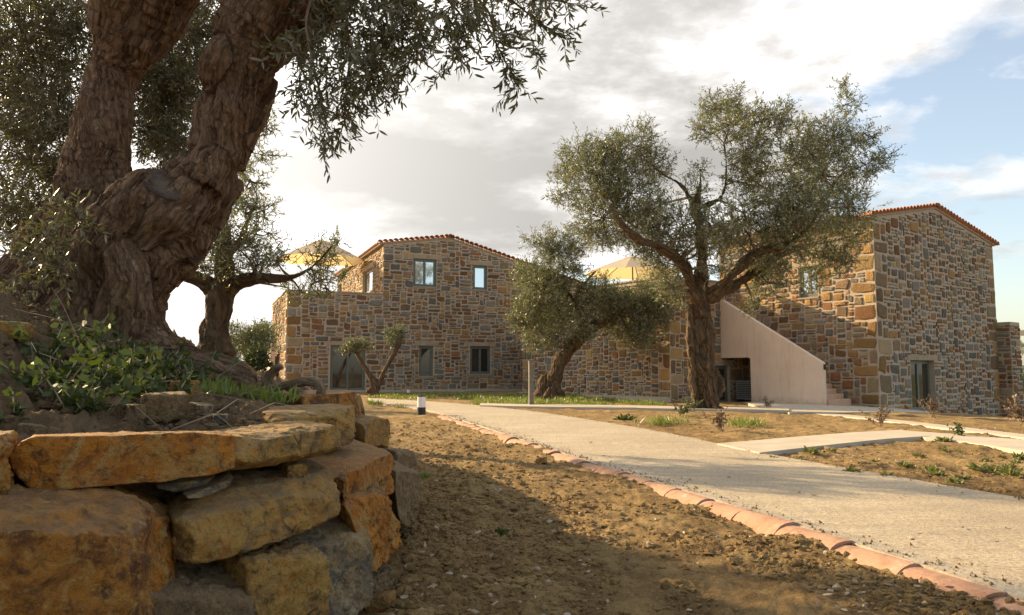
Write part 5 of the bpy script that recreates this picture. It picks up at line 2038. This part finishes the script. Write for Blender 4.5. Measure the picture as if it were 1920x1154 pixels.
def ancient_extra(cr, allp):
    r = cr.r
    # hanging sprays over the sky: arching branches with drooping twigs
    def spray(pts, Y, n, tl, droop, lf=0.062, r0=0.012, wob=0.15):
        P = np.array([at(p[0], p[1], Y + (p[2] if len(p) > 2 else 0)) for p in pts])
        C = catmull(P, 8)
        cr.curve(C, r0, 0.003)
        t = r.random(n)
        k = (t * (len(C) - 1)).astype(int).clip(0, len(C) - 2)
        B = C[k] + (C[k + 1] - C[k]) * r.random(n)[:, None]
        tan = unit(C[k + 1] - C[k])
        D = unit(tan * .7 + r.normal(0, .55, (n, 3)) + np.array([0, 0, -droop]))
        cr.twigs(B, D, r.uniform(.5, 1.3, n) * tl, 13, lf, True, 0.0025, droop * .4, 0.25)

    Yh = 4.6
    spray([(600, -60), (575, 40), (590, 130), (603, 190), (600, 240), (608, 275)], Yh, 26, .20, 0.28)
    spray([(640, -80), (650, 40), (655, 120), (640, 190), (650, 240)], Yh + .2, 30, .22, 0.28)
    spray([(640, -60), (690, 40), (700, 120), (690, 170)], Yh, 28, .22, 0.25)
    spray([(560, 60), (560, 110), (575, 160), (560, 190)], Yh + .3, 18, .17, 0.22)
    spray([(700, -80), (760, 10), (790, 70), (770, 110), (760, 130)], Yh - .1, 30, .22, 0.22)
    spray([(760, -80), (830, -10), (870, 40), (860, 90), (845, 130)], Yh, 30, .2, 0.25)
    spray([(700, -60), (730, 60), (735, 110), (720, 150)], Yh + .4, 26, .2, 0.25)
    spray([(830, -60), (890, 0), (920, 60), (945, 110), (965, 150), (970, 165)], Yh + .1, 26, .16, 0.22)
    spray([(900, -60), (960, 0), (1010, 40), (1040, 60), (1065, 68)], Yh + .2, 22, .15, 0.14)
    spray([(960, -40), (1010, -10), (1060, 5), (1090, 8)], Yh + .3, 18, .15, 0.11)
    spray([(930, 75), (965, 90), (1000, 85), (1015, 110)], Yh + .15, 8, .12, 0.17)
    spray([(860, -40), (915, 20), (930, 70), (960, 60)], Yh - .2, 16, .16, 0.22)
    for (a, b, rp, n) in [(600, 60, 60, 26), (680, 50, 70, 34), (760, 40, 60, 30), (830, 30, 55, 24), (720, -20, 80, 30), (640, 150, 50, 24), (560, 100, 30, 10), (900, 10, 40, 12), (1000, 0, 36, 9), (620, 210, 36, 12), (680, 120, 40, 16)]:
        c = at(a, b, Yh + r.uniform(-.3, .5))
        cr.clump(c, rp * mpp(Yh), int(n * 2.0), .064, .22, 13, True, up=-.1, droop=.2, tw=.0025)
    # leafy mass behind and left of the trunks
    for (a, b, rp) in [(40, 60, 90), (120, 120, 80), (40, 180, 90), (110, 240, 70), (60, 300, 80), (20, 390, 60), (90, 20, 90), (110, 330, 45), (150, 60, 60), (0, 130, 70), (60, 420, 45), (110, 180, 70), (70, 100, 90), (30, 250, 80),
                       (320, 200, 60), (300, 140, 50), (340, 110, 60), (330, 270, 50), (290, 250, 50), (370, 60, 50), (350, 20, 60), (300, 200, 50), (345, 160, 50),
                       (-60, 60, 120), (-60, 260, 120), (-40, 420, 80)]:
        for dyy in (1.0, 2.2):
            Yk = YA + dyy + r.uniform(-.3, .3)
            cr.clump(at(a, b, Yk), rp * mpp(Yk) * 1.0, 130, .06, .24, 11, False, up=.05, tw=.003, hollow=0.1)
    for (a, b, rp) in [(30, 470, 55), (80, 450, 40), (40, 520, 45), (110, 500, 26), (140, 400, 24)]:
        cr.clump(at(a, b, YA - .9), rp * mpp(YA - .9), 22, .055, .22, 9, True, up=.2, tw=.003)
    # limbs and foliage of the crown above the picture
    for k in range(34):
        c = np.array([r.uniform(-6.5, 0.5), r.uniform(3.2, 8.0), r.uniform(4.7, 6.6)])
        cr.clump(c, r.uniform(.5, .8), 95, .065, .3, 8, False, tw=.004)
        cr.branch_to(allp, c, .016, .006)


ancient = tree('ancient_olive_tree', 'huge gnarled ancient olive tree with forked trunk above the retaining wall', (at(160, 660, YA)[0], YA, 1.0), ch, [], YA, 0.016, 0.10, 0.022, 1.0, OLIVE_NEAR, BARK, .06, .25, 9, 100, 65, extra=ancient_extra)
# sawn stub between the two stems, set on the trunk surface
trunk_me = [c for c in ancient.children if c.name.startswith('trunk')][0].data
nv = len(trunk_me.vertices)
TV = np.empty(nv * 3, np.float32)
trunk_me.vertices.foreach_get('co', TV)
TV = TV.reshape(-1, 3) + np.array(ancient.location)
TN = np.empty(nv * 3, np.float32)
trunk_me.vertices.foreach_get('normal', TN)
TN = TN.reshape(-1, 3)
sx, sy, sd = project(TV)
sel = np.hypot(sx - 302, sy - 350) < 26
sel &= sd < sd[sel].min() + .12
cst, nf = TV[sel].mean(0), unit(TN[sel].mean(0) + np.array([.1, -.5, .2]))
e1 = unit(at(348, 392, YA) - at(268, 312, YA))
e1 = unit(e1 - nf * (e1 @ nf))
e2 = np.cross(nf, e1)
rg = np.random.default_rng(8)
ang = np.linspace(0, 2 * math.pi, 28, endpoint=False)
rimj = 1 + .08 * np.sin(ang * 3 + 1) + rg.normal(0, .03, 28)
mb = MB()
cst = cst + nf * .015
rings = [(1.0, -.16), (1.06, .0), (.93, .02), (.86, .004), (.4, -.004)]
V = []
for q, h in rings:
    V += [cst + (e1 * math.cos(a) * .155 + e2 * math.sin(a) * .07) * rimj[k] * q + nf * h for k, a in enumerate(ang)]
F = [(r_ * 28 + k, r_ * 28 + (k + 1) % 28, (r_ + 1) * 28 + (k + 1) % 28, (r_ + 1) * 28 + k) for r_ in range(4) for k in range(28)]
F.append(tuple(range(4 * 28, 5 * 28)))
mb.add(V, F)
part('sawn_stub', mb.mesh('sawn_stub', mk_plain('sawn_wood', (0.07, 0.055, 0.045), (0.17, 0.135, 0.11), 14, 40, 1.0, .03, .95), smooth=True), ancient)

# dead twisted root on the wall
YR = 4.9
chd = [limbs_px(c) for c in [
    [(505, 700, YR, 9), (500, 712, YR, 11), (512, 726, YR, 9), (545, 720, YR - .1, 8), (575, 716, YR - .2, 8), (598, 722, YR - .25, 8), (602, 738, YR - .25, 8), (590, 748, YR - .2, 6)],
    [(502, 712, YR, 9), (512, 695, YR - .05, 8), (522, 688, YR - .1, 7), (528, 690, YR - .15, 3)],
    [(530, 722, YR, 8), (560, 735, YR + .1, 8), (580, 748, YR + .2, 6)],
]]
me = wood_mesh('dead_root', chd, 0.008, DEADWOOD, 0.15, 0.008, 2.5, 9)
o = recenter('dead_root', me, tuple(at(540, 745, YR)))
tag(o, 'dead twisted pale root lying on top of the stone wall', 'root')


# ------------------------------------------------------------------ bushes and low plants
def bush(px, py, Y, rp, label, n=120, lf=.06, mat=SCRUB, name='bush', cl=5, hgt=1.0, group=None, zb=None, seed=0):
    c = at(px, py, Y)
    rad = rp * mpp(Y)
    cr = Crown(seed)
    base = np.array([c[0], c[1], (c[2] - rad) if zb is None else zb])
    for k in range(cl):
        q = c + cr.r.normal(0, .45, 3) * rad * np.array([1, .8, .6 * hgt])
        cr.clump(q, rad * cr.r.uniform(.45, .7), n, lf, .25 * rad + .08, 8, tw=.004)
        cr.wood(base, q, [.02], [.01])
    o = recenter(name, cr.mesh(name, mat), tuple(base))
    tag(o, label, 'bush', group)


bush(475, 640, 22, 42, 'round grey green bush left of the terrace house', 110, .09, cl=9, seed=71)
bush(440, 650, 24, 34, 'olive green bush under the young olive tree', 90, .09, cl=7, seed=72)
bush(500, 620, 26, 26, 'thin pale bush against the left corner of the terrace house', 60, .09, cl=5, seed=73)
bush(478, 680, 9.5, 26, 'bright green leafy weeds behind the olive root', 60, .06, WEED, 'weed_clump', 6, seed=74)
bush(1915, 720, 60, 24, 'distant green bush beside the right house', 60, .25, cl=5, seed=75)
bush(1912, 650, 45, 20, 'loose olive twigs at the right picture edge', 40, .11, OLIVE, cl=5, seed=76)


def low_plant(base, seed, kind, size):
    cr = Crown(seed)
    r = cr.r
    b = np.asarray(base, float)
    if kind == 'rosette':
        n = int(r.integers(24, 40))
        for lay in range(2):
            a = r.uniform(0, 2 * math.pi, n)
            el = r.uniform(.1, 1.0, n)
            D = np.stack([np.cos(a) * np.cos(el), np.sin(a) * np.cos(el), np.sin(el)], 1)
            P = b + D * r.uniform(0, size * .3, n)[:, None] + np.column_stack([r.normal(0, size * .3, (n, 2)), np.zeros(n)])
            L = r.uniform(.4, .9, n) * size
            V, F, t = leaf_arrays(P, D, L, L * .34, r, True, -.25)
            cr._add(V, F, t, 0)
    elif kind == 'broad':
        n = int(r.integers(5, 9))
        a = r.uniform(0, 2 * math.pi, n)
        for k in range(n):
            d = np.array([math.cos(a[k]) * .6, math.sin(a[k]) * .6, r.uniform(.5, 1.2)])
            e = b + unit(d) * size * r.uniform(.6, 1.2)
            m = (b + e) / 2 + np.array([0, 0, .05 * size])
            cr.curve([b, m, e], .004, .002)
            nl = 16
            tt = r.uniform(.2, 1, nl)[:, None]
            P = b + (e - b) * tt
            D = unit(r.normal(size=(nl, 3)) + np.array([0, -.2, .3]))
            L = r.uniform(.025, .062, nl) * (size / .25) ** .5
            V, F, t = leaf_arrays(P, D, L, L * .6, r, True, -.2)
            cr._add(V, F, t, 0)
    elif kind == 'rose':
        n = int(r.integers(6, 9))
        for k in range(n):
            d = unit(np.array([r.normal(0, .5), r.normal(0, .5), 1.0]))
            e = b + d * size * r.uniform(.7, 1.1)
            cr.curve([b, (b + e) / 2 + r.normal(0, .02, 3), e], .006, .003)
            m = 10
            P = b + (e - b) * r.uniform(.3, 1.0, m)[:, None]
            cr.twigs(P, unit(r.normal(size=(m, 3)) + np.array([0, 0, .4])), r.uniform(.06, .16, m) * size / .5, 7, .045 * size / .5, False, .003, 0, .5)
    elif kind == 'grass':
        n = int(120 * max(1, size / .3))
        P = b + np.column_stack([r.normal(0, size * .5, (n, 2)), np.full(n, -.02)])
        D = unit(np.column_stack([r.normal(0, .45, (n, 2)), np.ones(n)]))
        L = r.uniform(.5, 1.1, n) * size * .6
        V, F, t = leaf_arrays(P, D, L, np.full(n, .012 + size * .012), r, True, .3)
        cr._add(V, F, t, 0)
    return cr


def put_plant(px, py, kind, size, mat, label, cat, name, group=None, Y=None, seed=0, wood=None):
    if Y is None:
        b = onground(px, py)
        b[2] += 0.01
    else:
        b = at(px, py, Y)
    cr = low_plant(b, seed, kind, size)
    o = recenter(name, cr.mesh(name, mat, wood or STRAW), tuple(b))
    tag(o, label, cat, group)


put_plant(1650, 803, 'rose', .42, ROSE, 'reddish brown rose shrub in the bare plot before the right house corner', 'shrub', 'rose_shrub', seed=81)
put_plant(1748, 785, 'rose', .48, ROSE, 'thin rose shrub in front of the glazed door', 'shrub', 'rose_shrub', seed=82)
put_plant(1355, 812, 'rose', .40, ROSE, 'dry rose shrub at the foot of the tall olive', 'shrub', 'rose_shrub', seed=83)
put_plant(1438, 768, 'rose', .36, ROSE, 'low spreading shrub before the plaster stair parapet', 'shrub', 'rose_shrub', seed=84)
put_plant(1914, 800, 'rose', .6, ROSE, 'dark red shrub at the right picture edge by the pier', 'shrub', 'rose_shrub', seed=85)
put_plant(1245, 797, 'grass', .42, GRASSM, 'bright round tuft of grass left of the tall olive trunk', 'grass tuft', 'grass_tuft', seed=86)
put_plant(1400, 800, 'grass', .4, GRASSM, 'flat dark grass tuft right of the tall olive trunk', 'grass tuft', 'grass_tuft', seed=87)
put_plant(1170, 790, 'rosette', .2, WEED, 'small weed in the plot behind the road, left of the grass tuft', 'weed', 'weed_plant', seed=88)
for k, (dx, dy, s_) in enumerate([(0, 0, .45), (-14, 4, .4), (10, -6, .4)]):
    put_plant(1288 + dx, 778 + dy, 'broad', s_, WEED, ['middle', 'leftmost', 'rightmost'][k] + ' leafy green ivy clump at the left foot of the tall olive trunk', 'ivy', 'ivy_clump', 'ivy at the tall olive', seed=90 + k)
wp = [(1750, 832), (1770, 846), (1800, 850), (1722, 858), (1640, 868), (1700, 880), (1745, 888), (1760, 895), (1805, 902), (1790, 912), (1850, 868), (1880, 860), (1905, 872), (1870, 888), (1900, 895), (1835, 885),
      (1450, 862), (1520, 852), (1500, 866), (1595, 890), (1660, 898), (1560, 848), (1770, 830), (1890, 880), (1915, 862)]
ORD = ('first second third fourth fifth sixth seventh eighth ninth tenth eleventh twelfth thirteenth fourteenth fifteenth sixteenth seventeenth eighteenth nineteenth '
       'twentieth twenty-first twenty-second twenty-third twenty-fourth twenty-fifth twenty-sixth twenty-seventh twenty-eighth').split()
wp.sort()
for k, (a, b_) in enumerate(wp):
    put_plant(a, b_, 'rosette', .05 + .06 * ((k * 7) % 5) / 4, DRYWEED, 'low green weed in the sandy plot right of the road, ' + ORD[k] + ' from the left', 'weed', 'weed_plant', 'weeds in the sandy plot', seed=110 + k)
put_plant(1803, 822, 'broad', .30, WEED, 'upright green weed beside the side walkway', 'weed', 'weed_plant', seed=140)
put_plant(940, 1005, 'rosette', .05, WEED, 'tiny weed alone in the open dirt', 'weed', 'weed_plant', seed=141)
put_plant(793, 895, 'grass', .10, GRASSM, 'small grass sprout in the dirt at the wall corner', 'grass tuft', 'grass_tuft', seed=142)

# broad-leaved plants on the bank
bp = [(205, 690, 3.9), (250, 710, 3.8), (180, 730, 3.6), (290, 685, 4.0), (150, 660, 3.9), (120, 710, 3.5), (300, 725, 3.8), (190, 765, 3.4), (340, 700, 4.1), (80, 680, 3.7), (215, 640, 4.2), (30, 800, 2.6), (370, 725, 4.1), (245, 735, 3.6), (170, 700, 3.6), (230, 700, 3.6), (270, 745, 3.6), (320, 745, 3.6), (140, 770, 3.0), (210, 740, 3.4), (100, 740, 3.1), (280, 715, 3.7), (330, 715, 3.8), (180, 780, 3.0)]
bp.sort()
for k, (a, b_, Y) in enumerate(bp):
    p = onbank(a, b_)
    p = at(a, b_, Y) if p is None else p
    z = float(bank_z(p[0], p[1])) + .04
    cr = low_plant((p[0], p[1], min(p[2] - .05, z + .1)), 160 + k, 'broad', .17 + .05 * (k % 3))
    o = recenter('broadleaf_weed', cr.mesh('broadleaf_weed', WEED, STRAW), (p[0], p[1], min(p[2] - .05, z + .1)))
    tag(o, 'broad leaved weed on the bank below the ancient olive, ' + ORD[k] + ' from the left', 'weed', 'broad leaved weeds on the bank')
for k, (a, b_, Y, s_) in enumerate([(380, 752, 3.9, .12), (400, 740, 4.2, .16), (455, 745, 4.2, .18), (490, 748, 4.3, .18)]):
    p = at(a, b_, Y)
    cr = low_plant((p[0], p[1], float(bank_z(p[0], p[1])) + .06), 190 + k, 'grass', s_)
    o = recenter('grass_tuft', cr.mesh('grass_tuft', GRASSM, STRAW), (p[0], p[1], float(bank_z(p[0], p[1]))))
    tag(o, 'grass tuft on the bank between olive root and stone wall, ' + ORD[k] + ' from the left', 'grass tuft', 'grass tufts on the bank')


# dry twigs and stems on the bank
def dry_twigs():
    cr = Crown(5)
    r = cr.r
    for k in range(38):
        a, b_ = r.uniform(20, 500), r.uniform(640, 800)
        Y = np.interp(b_, [640, 800], [4.4, 2.9])
        p = at(a, b_, Y)
        p[2] = float(bank_z(p[0], p[1])) + r.uniform(.02, .10)
        d = unit(np.array([r.normal(0, 1), r.normal(0, .6), r.normal(0, .25)]))
        L = r.uniform(.1, .45)
        m = p + d * L * .5 + r.normal(0, .03, 3)
        e = p + d * L
        cr.curve([p, m, e], r.uniform(.0015, .0035), .001)
    o = link('dry_twigs', cr.mesh('dry_twigs', STRAW, STRAW))
    o['kind'] = 'stuff'
    tag(o, 'dry twigs and stems scattered over the earth bank', 'twigs')


dry_twigs()


# grass on the lawn strip in front of the houses, and thin weeds
def lawn():
    cr = Crown(6)
    r = cr.r
    n = 30000
    px, py = r.uniform(690, 1250, n), 741 + 24 * r.random(n) ** 1.0
    P = onground_arr(px, py)
    keep = (fbm(P * np.array([.7, .7, 0]), 3, 4) > 0.12) & ~on_slab(P[:, 0], P[:, 1])
    dd = (P[:, :2] - fl.O) @ fl.n
    dm = (P[:, :2] - fm.O) @ fm.n
    keep &= dd > 0.3
    keep &= ~((dm < 0.35) & ((P[:, :2] - fm.O) @ fm.u < 9.2))
    P = P[keep]
    n = len(P)
    D = unit(np.column_stack([r.normal(0, .5, (n, 2)), np.ones(n)]))
    L = r.uniform(.06, .20, n)
    V, F, t = leaf_arrays(P, D, L, np.full(n, .022), r, False, .3)
    cr._add(V, F, t, 0)
    o = link('grass', cr.mesh('grass', GRASSM, STRAW))
    o['kind'] = 'stuff'
    tag(o, 'patchy green grass in front of the stone houses', 'grass')


lawn()


# clods and pebbles
def pebbles():
    r = np.random.default_rng(9)
    ico = bpy.data.meshes.new('tmp')
    import bmesh
    bm = bmesh.new()
    bmesh.ops.create_icosphere(bm, subdivisions=1, radius=1)
    bm.to_mesh(ico)
    bm.free()
    IV = np.array([v.co[:] for v in ico.vertices])
    IF = np.array([p.vertices[:] for p in ico.polygons])
    bpy.data.meshes.remove(ico)

    def field(name, P, S, mat, label, cat):
        n = len(P)
        W = np.repeat(IV[None], n, 0) * (1 + r.normal(0, .22, (n, len(IV), 1)))
        sc = S[:, None] * r.uniform(.6, 1.2, (n, 3)) * np.array([1, 1, .7])
        a = r.uniform(0, 6.28, n)
        c, s_ = np.cos(a)[:, None], np.sin(a)[:, None]
        W = W * sc[:, None]
        X = W[..., 0] * c - W[..., 1] * s_
        Yv = W[..., 0] * s_ + W[..., 1] * c
        V = np.stack([X, Yv, W[..., 2]], -1) + P[:, None]
        F = (IF[None] + (np.arange(n) * len(IV))[:, None, None]).reshape(-1, 3)
        o = link(name, mesh_np(name, V.reshape(-1, 3), F, [mat], smooth=False))
        o['kind'] = 'stuff'
        tag(o, label, cat)

    n = 60000
    px, py = r.uniform(640, 1920, n), 790 + 400 * r.random(n)
    P = onground_arr(px, py)
    keep = ~on_slab(P[:, 0], P[:, 1])
    xw = np.interp(P[:, 1], BANK_Y, BANK_X)
    keep &= P[:, 0] > xw + .5
    # denser by the wall, in patches elsewhere
    dens = 0.30 + 0.9 * np.exp(-np.maximum(P[:, 0] + .4, 0) / .5) + 0.5 * vnoise(P * np.array([1.7, 1.7, 0]), 31)
    keep &= r.random(n) < dens
    P = P[keep]
    P[:, 2] += ground_detail(P[:, 0], P[:, 1])
    P[:, 2] += 0.05 * np.exp(-((P[:, 0] + 0.45) / 0.35) ** 2) * sstep(P[:, 1], 2.0, 3.2) * (1 - sstep(P[:, 1], 6.0, 8.0))
    S = 0.006 + 0.022 * r.random(len(P)) ** 4 * np.where(P[:, 0] < .1, 1.5, 1.0)
    m = r.random(len(P)) < .96
    field('earth_clods', P[m], S[m], CLOD, 'brown earth clods scattered over the bare dirt', 'clods')
    field('gravel', P[~m], S[~m] * .9, mk_plain('pebble', (.28, .21, .14), (.42, .34, .25), 30, 60, .2, .003), 'pale pebbles scattered over the bare dirt', 'gravel')
    n = 2600
    px, py = r.uniform(0, 520, n), r.uniform(650, 815, n)
    Y = np.interp(py, [650, 815], [4.6, 2.5]) * r.uniform(.9, 1.1, n)
    P = np.array([at(a, b_, y_) for a, b_, y_ in zip(px, py, Y)])
    P = P[P[:, 0] < np.interp(P[:, 1], BANK_Y, BANK_X) - .05]
    P[:, 2] = bank_z(P[:, 0], P[:, 1]) + r.uniform(-.01, .06, len(P))
    field('bank_clods', P, .004 + .026 * r.random(len(P)) ** 5, SOIL_BANK, 'crumbly brown earth clods on the bank', 'clods')


pebbles()


# fallen olive leaves on the dirt, crumbs of earth trodden onto the road edge
def litter():
    cr = Crown(77)
    r = cr.r
    n = 2600
    P = onground_arr(r.uniform(650, 1920, n), 775 + 400 * r.random(n) ** 1.2)
    sl = on_slab(P[:, 0], P[:, 1])
    keep = (P[:, 0] > np.interp(P[:, 1], BANK_Y, BANK_X) + .5) & (vnoise(P * np.array([1.1, 1.1, 0]), 5) > -.1) & (~sl | (r.random(n) < .12))
    P, sl = P[keep], sl[keep]
    P[:, 2] += np.where(sl, .042, ground_detail(P[:, 0], P[:, 1]) + .008)
    n = len(P)
    D = unit(np.column_stack([r.normal(size=(n, 2)), r.normal(0, .15, n)]))
    L = r.uniform(.03, .055, n)
    V, F, t = leaf_arrays(P, D, L, L * .26, r, True, .15)
    cr._add(V, F, t, 0)
    m = mk_leaf('dead_leaf', (0.12, 0.075, 0.04), (0.34, 0.25, 0.15), (0.36, 0.30, 0.21), (0.2, 0.13, 0.06), 0.1, 0.7)
    o = link('leaf_litter', cr.mesh('leaf_litter', m, STRAW))
    o['kind'] = 'stuff'
    tag(o, 'dry fallen olive leaves scattered over dirt and road', 'leaves')
    # crumbs along both road edges
    V0 = np.array([(1, 0, -.3), (-.5, .9, -.3), (-.5, -.9, -.3), (0, 0, .9)])
    F0 = np.array([(0, 1, 3), (1, 2, 3), (2, 0, 3), (0, 2, 1)])
    A, B = resample(road_near, 400), resample(road_far, 400)
    n = 5000
    k = r.integers(60, 400, n)
    side = r.random(n) < .5
    w = r.exponential(.022, n).clip(0, .8)
    w = np.where(side, w + .01, 1 - w * .7)
    Q = A[k] * (1 - w)[:, None] + B[k] * w[:, None] + r.normal(0, .03, (n, 2))
    Q = Q[on_slab(Q[:, 0], Q[:, 1])]
    n = len(Q)
    S = .004 + .012 * r.random(n) ** 4
    a = r.uniform(0, 6.28, n)
    c, s_ = np.cos(a)[:, None], np.sin(a)[:, None]
    W = V0[None] * S[:, None, None] * r.uniform(.6, 1.3, (n, 4, 1))
    VV = np.stack([W[..., 0] * c - W[..., 1] * s_ + Q[:, :1], W[..., 0] * s_ + W[..., 1] * c + Q[:, 1:2], W[..., 2] + (zg0(Q[:, 0], Q[:, 1]) + .04)[:, None]], -1)
    FF = (F0[None] + (np.arange(n) * 4)[:, None, None]).reshape(-1, 3)
    o = link('road_crumbs', mesh_np('road_crumbs', VV.reshape(-1, 3), FF, [CLOD], smooth=False))
    o['kind'] = 'stuff'
    tag(o, 'small crumbs of earth along the edges of the concrete road', 'crumbs')


litter()
